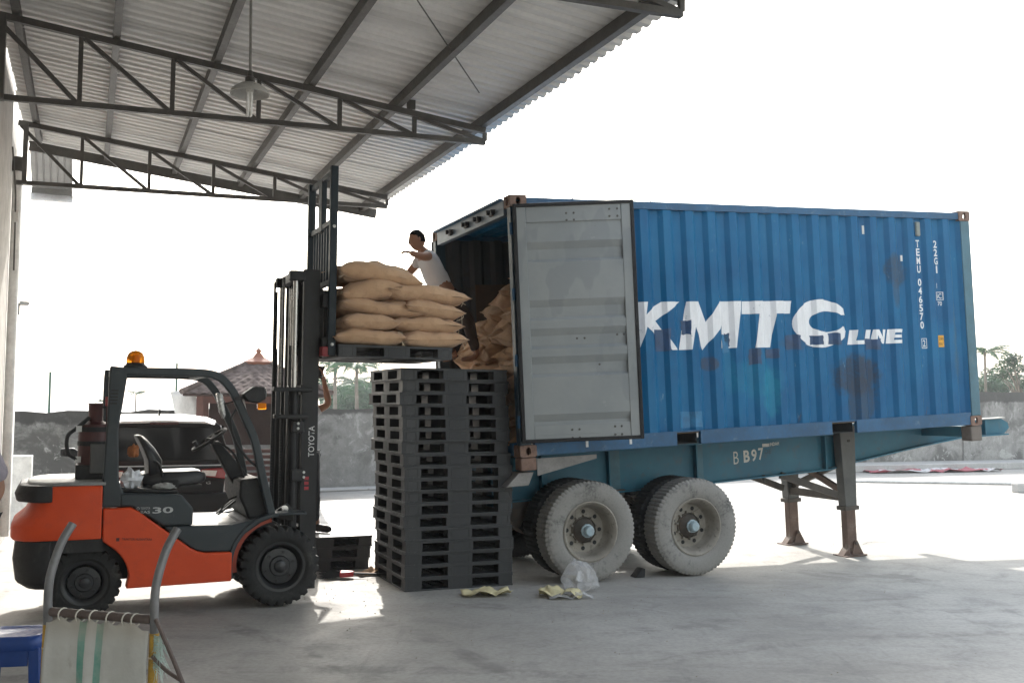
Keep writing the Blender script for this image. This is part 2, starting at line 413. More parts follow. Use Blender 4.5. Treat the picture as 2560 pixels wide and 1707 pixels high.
p0, p1 = G(12.5, 23.9), G(48, 23.9)
yard_wall('boundary_wall', p0, p1, 2.32, 2.32, .2, mat_ywall2, 'tall peeling boundary wall with black mould behind the trailer front', 7, .014)
rw = Vector((math.cos(YAW), math.sin(YAW), 0))
for s_ in (17.7, 21.4, 25.2, 28.9):
    o = MB().box(-.14, .14, -.03, .02, 0, 2.3).build('wall_pier', mat_ywall2); o.location = G(s_, 23.88); o.rotation_euler.z = YAW
    tag(o, 'flat pier on the peeling wall, %s' % {17.7: 'nearest the old tyres', 21.4: 'second from the old tyres', 25.2: 'just left of the trailer nose', 28.9: 'nearest the right picture edge'}[s_], 'pier', 'piers of the peeling wall')
mat_kerb = M('kerb_concrete', (.4, .39, .375), .85, 0, .15, 3, (.25, .24, .22), .3, bump=.3)
kb = MB().box(12.5, 48, 22.55, 23.85, 0, .2).build('kerb', mat_kerb, None, .02); kb.rotation_euler.z = YAW; tag(kb, kind='structure', label='pale raised kerb at the foot of the boundary wall')
kb = MB().box(-12, 13, 0, .5, 0, .05).build('kerb', mat_kerb, None, .02); kb.location = (-3.2, 21.25, 0); kb.rotation_euler.z = R(30.3); tag(kb, kind='structure')
mat_rust = M('rusty_iron', (.13, .075, .05), .8, .2, .3, 6, (.05, .04, .035), .4)
for i, s_ in enumerate((28.15, 30.3)):
    p = G(s_, 23.98, 2.30)
    fp = empty('wall_post', p, YAW)
    tag(fp, ['rusty cranked iron post on the wall beside the areca palm', 'rusty cranked iron post on the wall at the right edge'][i], 'post', 'iron posts on the wall')
    MB().tube([(0, 0, -.02), (0, 0, .72), (-.18, 0, .92)], .035, 8).build('post', mat_rust, fp)
# thin green poles rising above the left wall
mat_pole = M('green_pole', (.05, .12, .09), .6)
for px_, y_, z0, z1, lab in ((-8.52, 18.85, 1.5, 2.34, 'thin dark green pole above the wall left of the forklift'), (-6.86, 20.9, 1.5, 2.6, 'thin dark green pole seen through the forklift guard')):
    o = MB().tube([(0, 0, 0), (0, 0, z1)], .022, 8).build('pole', mat_pole); o.location = (px_, y_, 0); tag(o, lab, 'pole')

# ================================================================== CONTAINER AND TRAILER (local frame: x along, y away from the camera, z up)
CO = Vector((.09, 10.02, 1.26)); NOSE = R(-3.0)
def tframe(name):
    o = empty(name, CO); o.rotation_euler = (0, NOSE, YAW); return o
CL, CW, CH = 6.058, 2.438, 2.591
PER, S0 = .2776, .085
def corr(s):
    k = ((s-S0) % PER)/PER
    d = 0 if k < .33 else (k-.33)/.17 if k < .5 else 1 if k < .83 else 1-(k-.83)/.17
    return .014+.040*d
BREAKS = sorted(S0+PER*i+PER*f for i in range(22) for f in (0, .33, .5, .83))
BREAKS = [s for s in BREAKS if .11 < s < 5.95]
def m_container():
    t = NT('container_blue')
    n1 = t.noise(1.2, 6, .6); n2 = t.noise(9, 6, .7); n3 = t.noise(40, 5, .7); st = t.noise(5, 5, .6, src=t.mapping((2.2, 2.2, .18)))
    c = t.mix(t.ramp(n1, .3, .7), (.003, .082, .2), (.006, .115, .25))
    c = t.mix(t.math('MULTIPLY', t.ramp(st, .45, .75), .35), c, (.012, .145, .28))
    x, y, z = t.sep()
    def blob(cx, cz, rx, rz, col, a=.8, sh=.5):
        dx = t.math('DIVIDE', t.math('SUBTRACT', x, cx), rx); dz = t.math('DIVIDE', t.math('SUBTRACT', z, cz), rz)
        d = t.math('ADD', t.math('MULTIPLY', dx, dx), t.math('MULTIPLY', dz, dz))
        nn = t.math('ADD', t.math('MULTIPLY', t.math('SUBTRACT', n2, .5), 1.7), t.math('MULTIPLY', t.math('SUBTRACT', n1, .5), 1.6))
        k = t.math('MULTIPLY', t.ramp(t.math('ADD', d, nn), 1.15, 1.15-sh*1.4), t.ramp(t.math('ADD', t.math('MULTIPLY', n3, .6), t.math('MULTIPLY', st, .5)), .35, .62, .35, 1.))
        return lambda cc: t.mix(t.math('MULTIPLY', k, a), cc, col)
    for args in ((4.88, 1.86, .17, .2, (.035, .055, .085), .8), (4.87, 1.6, .07, .2, (.04, .06, .09), .55), (4.2, .66, .36, .24, (.03, .035, .05), .85), (4.28, .36, .22, .3, (.035, .045, .065), .7),
                 (2.85, .66, .36, .26, (.008, .16, .27), .55), (3.02, .5, .12, .3, (.015, .22, .32), .5), (2.5, .75, .08, .3, (.012, .17, .3), .45), (2.25, .85, .12, .08, (.05, .05, .07), .7), (2.0, .26, .12, .08, (.02, .2, .36), .6),
                 (3.6, 1.05, .5, .08, (.04, .06, .1), .35), (5.75, .9, .06, .5, (.05, .1, .14), .5)):
        c = blob(*args)(c)
    # rubbed and chipped ridges: pale scuffs and rust flecks
    sc = t.math('MULTIPLY', t.ramp(t.noise(14, 6, .75, src=t.mapping((1, 1, .35))), .62, .72), t.ramp(n1, .4, .6))
    c = t.mix(t.math('MULTIPLY', sc, .7), c, (.22, .33, .42))
    fl = t.ramp(n3, .66, .73)
    c = t.mix(t.math('MULTIPLY', t.math('MULTIPLY', fl, t.ramp(n2, .5, .62)), .8), c, (.3, .34, .38))
    rust = t.math('MULTIPLY', t.ramp(t.noise(7, 8, .75, dist=.5, src=t.mapping((1, 1, .4))), .6, .72), t.ramp(z, .8, .12))
    c = t.mix(t.math('MULTIPLY', rust, .7), c, (.11, .06, .04))
    t.set(Base_Color=c, Roughness=t.ramp(n2, .3, .7, .34, .55))
    t.p.inputs['Specular IOR Level'].default_value = .22
    t.bump(t.math('ADD', t.noise(2.6, 3, .5), t.math('MULTIPLY', n3, .06)), .35, .03)
    return t.m
mat_cont = m_container()
mat_rail = M('container_rail_blue', (.014, .078, .165), .55, 0, .25, 3, (.12, .18, .23), .25, 9, .2)
mat_inner = M('container_inner', (.05, .056, .062), .7, 0, .2, 3, (.05, .045, .04), .4)
mat_cast = M('rusty_casting', (.2, .125, .095), .8, .1, .3, 12, (.09, .06, .05), .5, bump=.4)
mat_door = None
def m_door():
    t = NT('door_grey')
    n1 = t.noise(1.6, 5, .6); n2 = t.noise(7, 7, .7); n3 = t.noise(45, 4, .6)
    c = t.mix(t.ramp(n1, .3, .7), (.235, .255, .26), (.29, .305, .305))
    c = t.mix(t.math('MULTIPLY', t.ramp(t.noise(2.2, 3, .5, src=t.mapping((1, 1, .5), (4, 1, 2))), .57, .6), .5), c, (.2, .22, .232))
    c = t.mix(t.math('MULTIPLY', t.ramp(n2, .62, .72), .5), c, (.33, .345, .34))
    c = t.mix(t.math('MULTIPLY', t.math('MULTIPLY', t.ramp(n3, .66, .74), t.ramp(n2, .5, .65)), .8), c, (.12, .09, .075))
    t.set(Base_Color=c, Roughness=.55); t.bump(t.noise(3, 3), .25, .02); return t.m
mat_door = m_door()
mat_rubber = M('rubber_black', (.014, .014, .015), .75, 0, .2)
mat_ctwood = M('container_floor', (.12, .085, .055), .8, 0, .3)

ct = tframe('shipping_container')
tag(ct, 'blue corrugated twenty foot shipping container with open grey door on the trailer', 'container')
def strip(breaks, h0, h1, fn, name, mat):
    mb = MB()
    for s in breaks: mb.v += [fn(s, h0), fn(s, h1)]
    mb.f = [(2*i, 2*i+1, 2*i+3, 2*i+2) for i in range(len(breaks)-1)]
    return mb.build(name, mat, ct)
bs = [.11]+BREAKS+[5.95]
strip(bs, .155, 2.50, lambda s, h: (s, corr(s), h), 'side_panel', mat_cont)
strip(bs, .155, 2.50, lambda s, h: (s, CW-corr(s), h), 'side_panel', mat_inner)
cs = [.08+i*.0694 for i in range(34)]
strip([.02+s for s in BREAKS if s < 2.3]+[2.37], .155, 2.5, lambda s, h: (CL-corr(s), s, h), 'front_wall', mat_inner)
mb = MB(); rs = [.06]+BREAKS+[6.0]
for s in rs: mb.v += [(s, .03, 2.555-(corr(s)-.016)*.5), (s, CW-.03, 2.555-(corr(s)-.016)*.5)]
mb.f = [(2*i, 2*i+1, 2*i+3, 2*i+2) for i in range(len(rs)-1)]; mb.build('roof', mat_cont, ct)
MB().box(.1, 5.98, .04, CW-.04, .13, .158).build('floor', mat_ctwood, ct)
# lining paper on the far wall inside
MB().box(.5, 3.4, CW-.075, CW-.07, .2, 1.95).build('kraft_lining', M('kraft_paper', (.11, .07, .047), .9, 0, .25, 2), ct)
for y0, y1, nm in ((0, .06, 0), (CW-.06, CW, 1)):
    pockets = [(1.79, 2.08), (3.815, 4.165)]
    xs = [.16, pockets[0][0], pockets[0][1], pockets[1][0], pockets[1][1], 5.9]
    mb = MB()
    for a, c in ((0, 1), (2, 3), (4, 5)): mb.box(xs[a], xs[c], y0+.004, y1-.004, .012, .16)
    for a, c in pockets: mb.box(a, c, y0+.004, y1-.004, .145, .16)
    mb.build('bottom_rail', mat_rail, ct, .004)
    MB().box(.16, 5.9, y0+.006, y1, 2.49, 2.57).build('top_rail', mat_rail, ct, .004)
for a, c in pockets:
    mb = MB(); mb.box(a+.002, c-.002, .08, CW-.08, .02, .024); mb.box(a+.002, c-.002, .08, CW-.08, .138, .142); mb.box(a+.002, a+.006, .08, CW-.08, .024, .138); mb.box(c-.006, c-.002, .08, CW-.08, .024, .138)
    mb.build('fork_pocket', mat_inner, ct)
MB().box(.0, .09, .17, CW-.17, .01, .135).build('door_sill', mat_rail, ct, .004)
hd = MB().box(.0, .07, .17, CW-.17, 2.41, 2.57).build('door_header', M('header_blue', (.12, .16, .2), .5, 0, .2, 4), ct, .004)
mb = MB().box(-.045, -.001, .17, CW-.17, 2.562, 2.58); mb.build('rain_gutter', mat_rail, hd)
for y in (.46, .86, 1.22, 1.75):
    k = MB(); k.box(-.05, -.001, y-.07, y-.045, 2.46, 2.51); k.box(-.05, -.001, y+.045, y+.07, 2.47, 2.52); k.box(-.03, -.001, y-.045, y+.045, 2.45, 2.475)
    k.build('cam_keeper', M('black_iron', (.02, .02, .022), .6), hd, .004)
# corner posts
for (x0, x1) in ((0, .13), (CL-.15, CL)):
    for (y0, y1) in ((0, .1), (CW-.1, CW)):
        MB().box(x0+.004, x1-.004, y0+.004, y1-.004, .118, CH-.118).build('corner_post', M('post_teal', (.055, .13, .17), .55, 0, .2, 3, (.2, .2, .19), .25) if x0 > 1 else M('jamb_dark', (.02, .045, .065), .5), ct, .006)
def casting(cx, cy, cz, sx, sy):
    w, d, h = .178, .162, .118
    x0, x1 = (cx, cx+w) if sx > 0 else (cx-w, cx); y0, y1 = (cy, cy+d) if sy > 0 else (cy-d, cy); z0, z1 = cz, cz+h
    mb = MB(); n = 24
    def face(c, ax1, ax2, hw, hh, rx, rz, depth):
        c = Vector(c); a1 = Vector(ax1); a2 = Vector(ax2); nrm = Vector(depth)
        sq, ov, ob = [], [], []
        for k in range(n):
            t = 2*math.pi*(k+.5)/n; q = max(abs(math.cos(t))/1, abs(math.sin(t))/1)
            sq.append(c+a1*hw*math.cos(t)/q+a2*hh*math.sin(t)/q)
            ov.append(c+a1*rx*math.cos(t)+a2*rz*math.sin(t)); ob.append(ov[-1]+nrm)
        mb.loft([sq, ov, ob], cap=False)
    cxm, cym, czm = (x0+x1)/2, (y0+y1)/2, (z0+z1)/2
    ys = y0 if sy > 0 else y1; xs_ = x0 if sx > 0 else x1
    face((cxm, ys, czm), (1, 0, 0), (0, 0, 1), w/2, h/2, .026, .04, (0, .03*sy, 0))
    face((xs_, cym, czm), (0, 1, 0), (0, 0, 1), d/2, h/2, .03, .04, (.03*sx, 0, 0))
    v = [(x0,y0,z0),(x1,y0,z0),(x1,y1,z0),(x0,y1,z0),(x0,y0,z1),(x1,y0,z1),(x1,y1,z1),(x0,y1,z1)]
    fs = [(0,3,2,1),(4,5,6,7)]+([(2,3,7,6)] if sy > 0 else [(0,1,5,4)])
    if sx > 0: fs.append((1,2,6,5))
    else: fs.append((3,0,4,7))
    mb.add(v, fs)
    return mb.build('corner_casting', mat_cast, ct)
for cz in (0, CH-.118):
    for cx, sx in ((0, 1), (CL, -1)):
        for cy, sy in ((-.003, 1), (CW+.003, -1)): casting(cx, cy, cz, sx, sy)
# ---- door swung back along the near side
def door(ang, side):
    d = empty('door', (.02, -.012 if side < 0 else CW+.012, 0), ang, ct)
    W, Z0, Z1 = 1.19, .14, 2.485; q = side       # inner face looks towards q*y
    f = lambda y0, y1: (min(q*y0, q*y1), max(q*y0, q*y1))
    a, b_ = f(.008, .05)
    for x0_ in (.035, W-.125): MB().box(x0_, x0_+.09, a, b_, Z0+.03, Z1-.03).build('stile', mat_door, d, .004)
    a, b_ = f(.006, .044)
    for z0_, z1_ in ((Z1-.19, Z1-.03), (Z0+.03, Z0+.17)): MB().box(.127, W-.127, a, b_, z0_, z1_).build('rail', mat_door, d, .004)
    pr = [(Z1-.19, .03)]
    for hc in (2.06, 1.49, 1.21, .935, .373):
        pr += [(hc+.04, .046), (hc-.03, .012), (hc-.13, .012), (hc-.16, .046)]
    pr.append((Z0+.17, .02)); pr.sort(key=lambda p: -p[0])
    mb = MB()
    for h, dd in pr: mb.v += [(.126, q*dd, h), (W-.126, q*dd, h)]
    mb.f = [(2*i, 2*i+1, 2*i+3, 2*i+2) for i in range(len(pr)-1)]
    mb.build('panel', mat_door, d)
    a, b_ = f(-.02, .002); MB().box(.01, W-.01, a, b_, Z0+.005, Z1-.005).build('outer_skin', mat_rail, d)
    a, b_ = f(-.005, .06); mb = MB(); g = .036
    mb.box(0, g, a, b_, Z0, Z1); mb.box(W-g, W, a, b_, Z0, Z1); mb.box(g, W-g, a, b_, Z0, Z0+g); mb.box(g, W-g, a, b_, Z1-g, Z1)
    mb.build('gasket', mat_rubber, d, .006)
    kh = lambda y: Z1-(y-100)/1250*(Z1-Z0); ku = lambda x: (x-175)/640*W
    for x, y in [(458,158),(497,158),(458,195),(497,195),(686,145),(728,145),(686,183),(728,183),(487,815),(527,815),(700,803),(735,803),(600,955),(600,1010),(570,1067),(570,1120),(440,1288),(478,1288),(440,1330),(478,1330),(665,1280),(700,1280),(665,1322),(700,1322)]:
        dep = .044 if y < 210 or y > 1250 else .006
        yy = q*dep; MB().lathe([(.011, 0), (.011, q*.006), (.006, q*.009), (.0005, q*.009)], 8, (ku(x), yy, kh(y)), 'y').build('rivet', M('rivet_dark', (.09, .085, .08), .6), d)
    a, b_ = f(.0375, .0385); MB().box(ku(357), ku(402), a, b_, kh(503), kh(484)).build('sticker', M('sticker_white', (.75, .74, .71), .5), d)
    return d
door(R(-22), -1)
door(R(20), 1)
for hh in (.35, .95, 1.6, 2.25):
    MB().tube([(.0, -.004, hh-.06), (.0, -.004, hh+.06)], .018, 8).build('hinge', mat_rail, ct)
# ---- flat paint on the corrugated side: letters, patches, numbers
def decal(name, poly, mat, lift=.003, holes=None):
    bm = bmesh.new(); vs = [bm.verts.new((x, 0, z)) for x, z in poly]; bm.faces.new(vs).normal_update()
    bmesh.ops.triangulate(bm, faces=bm.faces)
    return decal_bm(name, bm, mat, lift)
def decal_bm(name, bm, mat, lift):
    x0 = min(v.co.x for v in bm.verts); x1 = max(v.co.x for v in bm.verts)
    for s in BREAKS:
        if x0 < s < x1: bmesh.ops.bisect_plane(bm, geom=bm.verts[:]+bm.edges[:]+bm.faces[:], dist=1e-6, plane_co=(s, 0, 0), plane_no=(1, 0, 0))
    for v in bm.verts: v.co.y = corr(v.co.x)-lift
    me = bpy.data.meshes.new(name); bm.to_mesh(me); bm.free()
    return link_mesh(name, me, mat, ct)
def m_letter(name, col, flake, under, thr):
    t = NT(name); n = t.noise(16, 8, .75, dist=.3); g = t.noise(2.3, 4)
    ridge = t.noise(6, 6, .8, src=t.mapping((1.5, 1, .4)))
    k = t.math('MULTIPLY', t.ramp(t.math('ADD', t.math('MULTIPLY', n, .7), t.math('MULTIPLY', g, .3)), thr, thr+.035), flake)
    c = t.mix(t.ramp(ridge, .35, .65), mul(col, .88), col)
    c = t.mix(k, c, under); t.set(Base_Color=c, Roughness=.55); return t.m
mat_let = m_letter('letter_white', (.74, .74, .75), .9, (.16, .2, .25), .6)
mat_num = m_letter('number_white', (.72, .73, .74), .7, (.05, .13, .26), .66)
decal('painted_letter', [(1.40, 1.02), (1.41, 1.52), (1.52, 1.52), (1.495, 1.385), (1.58, 1.46), (1.70, 1.52), (1.925, 1.52), (1.62, 1.32), (1.86, 1.01), (1.79, 1.01), (1.50, 1.26), (1.415, 1.02)], mat_let)
decal('painted_letter', [(1.89, 1.01), (2.0, 1.52), (2.16, 1.52), (2.24, 1.30), (2.41, 1.52), (2.69, 1.52), (2.595, 1.015), (2.40, 1.015), (2.435, 1.26), (2.18, 1.0), (2.09, 1.25), (2.035, 1.01)], mat_let)
decal('painted_letter', [(2.71, 1.52), (3.375, 1.52), (3.35, 1.38), (3.145, 1.38), (3.06, 1.01), (2.845, 1.01), (2.915, 1.38), (2.685, 1.38)], mat_let)
oc = [(3.755+.385*math.cos(R(a)), 1.262+.272*math.sin(R(a))) for a in range(20, 341, 8)]
ic = [(3.84+.235*math.cos(R(a)), 1.282+.118*math.sin(R(a))) for a in range(332, 29, -8)]
decal('painted_letter', oc+ic, mat_let)
def parallelogram(x0, x1, z0, z1, k=.25): return [(x0, z0), (x1, z0), (x1+(z1-z0)*k, z1), (x0+(z1-z0)*k, z1)]
L0, L1 = 1.015, 1.18
decal('painted_letter', [(4.13, L0), (4.35, L0), (4.357, L0+.045), (4.235, L0+.045), (4.265, L1), (4.17, L1)], mat_let)
decal('painted_letter', parallelogram(4.37, 4.44, L0, L1), mat_let)
decal('painted_letter', [(4.46, L0), (4.53, L0), (4.55, L0+.1), (4.60, L0), (4.665, L0), (4.70, L1), (4.635, L1), (4.617, L0+.08), (4.57, L1), (4.5, L1)], mat_let)
decal('painted_letter', [(4.69, L0), (4.93, L0), (4.94, L0+.04), (4.79, L0+.04), (4.795, L0+.065), (4.925, L0+.065), (4.93, L0+.1), (4.80, L0+.1), (4.807, L0+.125), (4.945, L0+.125), (4.955, L1), (4.725, L1)], mat_let)
mat_patch = M('repaint_patch', (.018, .055, .13), .5, 0, .3, 8, (.05, .07, .1), .3)
mat_patch2 = M('repaint_patch_light', (.02, .15, .3), .5, 0, .3, 8)
random.seed(11)
def jag(x0, z0, x1, z1, j=.018):
    out = []; n = 4
    for a, b_ in (((x0, z0), (x1, z0)), ((x1, z0), (x1, z1)), ((x1, z1), (x0, z1)), ((x0, z1), (x0, z0))):
        for i in range(n):
            out.append((a[0]+(b_[0]-a[0])*i/n+random.uniform(-j, j), a[1]+(b_[1]-a[1])*i/n+random.uniform(-j, j)))
    return out
for (x0, z1, x1, z0, mt_) in ((1.595, 1.235, 1.775, 1.0, mat_patch), (1.93, 1.32, 2.03, 1.17, mat_patch), (2.42, 1.16, 2.52, .97, mat_patch2), (2.47, 1.17, 2.53, 1.03, mat_patch), (3.25, 1.14, 3.45, .98, mat_patch),
                             (3.6, 1.125, 3.76, 1.02, mat_patch), (3.86, 1.15, 4.01, 1.02, mat_patch), (4.39, 1.075, 4.58, .95, mat_patch), (2.77, 1.0, 2.91, .83, mat_patch), (2.98, .99, 3.15, .89, mat_patch), (1.84, .355, 2.11, .19, mat_patch2)):
    decal('paint_patch', jag(x0, z0, x1, z1, .008), mt_, .005)
def text_bm(body, h, w=None, offset=0.0, shear=0.0):
    cu = bpy.data.curves.new('txt', 'FONT'); cu.body = body; cu.size = 1; cu.offset = offset; cu.shear = shear; cu.resolution_u = 3; cu.fill_mode = 'FRONT'
    o = bpy.data.objects.new('txt', cu); COL.objects.link(o)
    dg = bpy.context.evaluated_depsgraph_get(); me = bpy.data.meshes.new_from_object(o.evaluated_get(dg))
    bpy.data.objects.remove(o); bm = bmesh.new(); bm.from_mesh(me); bpy.data.meshes.remove(me)
    xs = [v.co.x for v in bm.verts]; ys = [v.co.y for v in bm.verts]
    x0, x1, y0, y1 = min(xs), max(xs), min(ys), max(ys)
    sy = h/(y1-y0); sx = sy if w is None else w/(x1-x0)
    for v in bm.verts: v.co = Vector(((v.co.x-x0)*sx, (v.co.y-y0)*sy, 0))
    return bm
def text_part(name, body, h, w, mat, parent, fn, offset=0., shear=0.):
    bm = text_bm(body, h, w, offset, shear)
    for v in bm.verts: v.co = Vector(fn(v.co.x, v.co.y))
    me = bpy.data.meshes.new(name); bm.to_mesh(me); bm.free(); return link_mesh(name, me, mat, parent)
def side_text(ch, x, z, h, w, mat=None, off=.012, lift=.003):
    bm = text_bm(ch, h, w, off)
    for v in bm.verts: v.co = Vector((x+v.co.x, 0, z+v.co.y))
    decal_bm('painted_number', bm, mat or mat_num, lift)
z = 2.235
for ch in 'TEMU 046570':
    if ch == ' ': z -= .055; continue
    side_text(ch, 5.232, z-.088, .088, .054, None, .025); z -= .1015
side_text('2', 5.253, .965, .08, .042)
def frame_decal(x0, x1, z0, z1, t):
    for p in ([(x0, z0), (x1, z0), (x1, z0+t), (x0, z0+t)], [(x0, z1-t), (x1, z1-t), (x1, z1), (x0, z1)], [(x0, z0+t), (x0+t, z0+t), (x0+t, z1-t), (x0, z1-t)], [(x1-t, z0+t), (x1, z0+t), (x1, z1-t), (x1-t, z1-t)]):
        decal('number_frame', p, mat_num, .003)
frame_decal(5.235, 5.315, .945, 1.065, .007)
for i, ch in enumerate('22G1'): side_text(ch, 5.505 if ch != '1' else 5.525, 2.145-.1015*i, .088, .054 if ch != '1' else .022, None, .025)
decal('painted_number', [(5.52, 1.66), (5.526, 1.66), (5.526, 1.72), (5.52, 1.72)], mat_num)
frame_decal(5.505, 5.605, 1.515, 1.615, .008); side_text('iC', 5.52, 1.535, .06, .068); side_text('70', 5.52, 1.45, .05, .068)
mat_yel = M('label_yellow', (.72, .36, .03), .5); mat_ink = M('ink', (.03, .025, .02), .6)
decal('height_label', [(5.495, .955), (5.585, .955), (5.585, 1.095), (5.495, 1.095)], mat_yel, .003)
side_text('2.6m', 5.503, 1.04, .036, .075, mat_ink, .005, .0045); side_text("8'6\"", 5.508, .975, .036, .065, mat_ink, .005, .0045)
for x, z0, z1 in ((4.45, 2.29, 2.39), (5.0, 1.98, 2.05)): decal('sticker', [(x-.016, z0), (x+.016, z0), (x+.016, z1), (x-.016, z1)], M('sticker_pale', (.6, .58, .54), .5), .004)
MB().box(5.235, 5.295, corr(5.26)-.03, corr(5.26)+.02, 2.28, 2.45).build('vent_cover', M('vent_grey', (.2, .22, .2), .6), ct, .012)
# white crumbs of mortar along the top and bottom rails
for x, zz in ((.70, 2.575), (1.62, 2.57)): MB().tube([(x, .03, zz-.005), (x+.008, .03, zz+.04)], [.012, .003], 6).build('rope_stub', M('rope_pale', (.5, .47, .42), .9), ct)
for x in (.72, 1.22): MB().box(x, x+.028, .0, .0035, .06, .125).build('paint_splash', M('splash_white', (.6, .6, .58), .7), ct)

# ---- trailer chassis
def m_teal():
    t = NT('trailer_teal'); n1 = t.noise(1.3, 6, .6); n2 = t.noise(8, 7, .7)
    c = t.mix(t.ramp(n1, .3, .7), (.011, .09, .145), (.018, .13, .19))
    c = t.mix(t.math('MULTIPLY', t.ramp(n2, .52, .7), .5), c, (.06, .085, .1))
    c = t.mix(t.math('MULTIPLY', t.ramp(t.noise(16, 6, .75), .64, .72), .5), c, (.1, .07, .055))
    t.set(Base_Color=c, Roughness=.55); t.bump(n2, .2, .01); return t.m
mat_teal = m_teal()
mat_iron = M('dusty_iron', (.075, .065, .055), .75, .1, .3, 6, (.12, .08, .06), .35)
mat_rustleg = M('rusty_leg', (.12, .078, .06), .75, .1, .3, 6, (.22, .19, .16), .3)
tr = tframe('skeletal_trailer')
tag(tr, 'teal skeletal container trailer with tandem dusty wheels and lowered landing legs', 'trailer')
prof = [(-.1, -.05), (6.06, -.05), (6.06, .012), (7.25, .012), (7.37, -.05), (7.39, -.12), (7.3, -.19), (6.5, -.19), (5.75, -.265), (4.75, -.385), (4.35, -.45), (2.5, -.49), (-.1, -.5)]
bot = [(-.1, -.5), (2.5, -.49), (4.35, -.45), (4.75, -.385), (5.75, -.265), (6.5, -.19), (7.3, -.19)]
for y in (.80, 1.63):
    e = MB().prism(prof, y-.006, y+.006).build('main_beam', mat_teal, tr)
    mb = MB()
    for (a, za), (c, zc) in zip(bot[:-1], bot[1:]): mb.prism([(a, za-.016), (c, zc-.016), (c, zc), (a, za)], y-.08, y+.08)
    mb.build('bottom_flange', mat_teal, e)
    MB().box(-.1, 6.05, y-.08, y+.08, -.049, -.03).build('top_flange', mat_teal, e)
    MB().box(6.07, 7.24, y-.09, y+.03, .013, .026).build('top_plate', M('worn_steel', (.35, .34, .32), .4, .4), e)
    for s in (.55, 1.36, 2.48, 4.3, 4.75, 6.9):
        zt, zb = (-.05, -.47) if s < 4.6 else (.005, -.18)
        MB().box(s-.008, s+.008, y-.08, y-.007, zb, zt).build('stiffener', mat_teal, e)
    MB().box(1.36, 1.52, y-.012, y-.0065, -.478, -.055).build('doubler_plate', M('teal_pale', (.05, .13, .17), .6, 0, .2, 3), e)
    MB().box(2.48, 2.60, y-.012, y-.0065, -.47, -.055).build('doubler_plate', M('teal_pale', (.05, .13, .17), .6), e)
for s in (.75, 1.7, 2.7, 3.6, 4.6, 5.3):
    MB().box(s-.05, s+.05, .81, 1.62, -.2, -.07).build('cross_member', mat_teal, tr)
for s in (.09, 5.965):
    MB().box(s-.085, s+.085, .16, CW-.16, -.14, -.012).build('bolster', mat_teal, tr, .006)
    for y in (0, CW-.158): MB().box(s-.085, s+.085, y, y+.158, -.13 if s < 1 else -.185, -.006).build('twistlock_block', mat_cast if s < 1 else M('bolster_end', (.13, .11, .095), .75, 0, .2), tr, .012)
MB().prism([(.19, -.02), (.85, -.02), (.85, -.06), (.19, -.19)], .03, .036).build('bolster_bracket', M('bracket_grey', (.2, .19, .18), .7, 0, .25, 5), tr)
MB().prism([(.0, -.15), (.16, -.15), (.10, -.28), (-.14, -.28)], .05, .3).build('lamp_bracket', M('bracket_grey', (.2, .19, .18), .7), tr, .006)
MB().box(-.1, -.085, .55, 1.9, -.5, -.06).build('rear_plate', mat_teal, tr)
MB().box(-.12, .02, .3, 2.14, -.52, -.4).build('rear_bumper', mat_teal, tr, .01)
MB().prism([(.13, -.5), (.38, -.5), (.38, -.62), (.28, -.78), (.23, -.78), (.13, -.62)], .74, .86).build('spring_hanger', mat_iron, tr)
MB().prism([(1.2, -.48), (1.55, -.48), (1.5, -.66), (1.25, -.66)], .74, .86).build('spring_hanger', mat_iron, tr)
MB().prism([(2.35, -.48), (2.6, -.48), (2.55, -.68), (2.4, -.68)], .74, .86).build('spring_hanger', mat_iron, tr)
WR = .508
AX = ((.745, -.787+.0), (1.985, -.852))
for s, h in AX:
    MB().tube([(s, .1, h), (s, 2.34, h)], .06, 12).build('axle', mat_iron, tr, smooth=True)
    for y in (.8, 1.63):
        mb = MB()
        for k in range(5): mb.prism([(s-.55+.08*k, h+.2+.017*k), (s-.2, h+.1+.017*k), (s+.2, h+.1+.017*k), (s+.55-.08*k, h+.2+.017*k), (s+.55-.08*k, h+.213+.017*k), (s+.2, h+.113+.017*k), (s-.2, h+.113+.017*k), (s-.55+.08*k, h+.213+.017*k)], y-.04, y+.04)
        mb.build('leaf_spring', mat_iron, tr)
        MB().box(s-.07, s+.07, y-.06, y+.06, h+.05, h+.1).build('spring_seat', mat_iron, tr)
        MB().lathe([(.2, y-.12), (.21, y-.1), (.21, y+.08), (.2, y+.1)], 20, (s, .0, h), 'y').build('brake_drum', mat_iron, tr, smooth=True)
def m_dusty_tyre(name, dust, amt):
    t = NT(name); n1 = t.noise(3, 6, .65); n2 = t.noise(22, 6, .7); n3 = t.noise(70, 4)
    f = t.math('ADD', t.math('MULTIPLY', n1, .6), t.math('MULTIPLY', n2, .4))
    c = t.mix(t.ramp(f, .62-amt*.45, .74-amt*.35), (.028, .028, .029), dust)
    c = t.mix(t.math('MULTIPLY', t.ramp(n3, .4, .7), .25), c, mul(dust, .6))
    t.set(Base_Color=c, Roughness=.9); t.p.inputs['Specular IOR Level'].default_value = .25; t.bump(n2, .15, .006); return t.m
mat_tyre_d = m_dusty_tyre('dusty_tyre', (.255, .245, .228), .72)
mat_tyre_b = m_dusty_tyre('worn_tyre', (.12, .115, .11), .2)
def m_rim():
    t = NT('rim_beige'); n1 = t.noise(4, 6, .65); n2 = t.noise(25, 5)
    c = t.mix(t.ramp(n1, .3, .7), (.2, .18, .15), (.3, .275, .235)); c = t.mix(t.math('MULTIPLY', t.ramp(n2, .55, .7), .5), c, (.1, .08, .065))
    t.set(Base_Color=c, Roughness=.75); return t.m
mat_rim = m_rim()
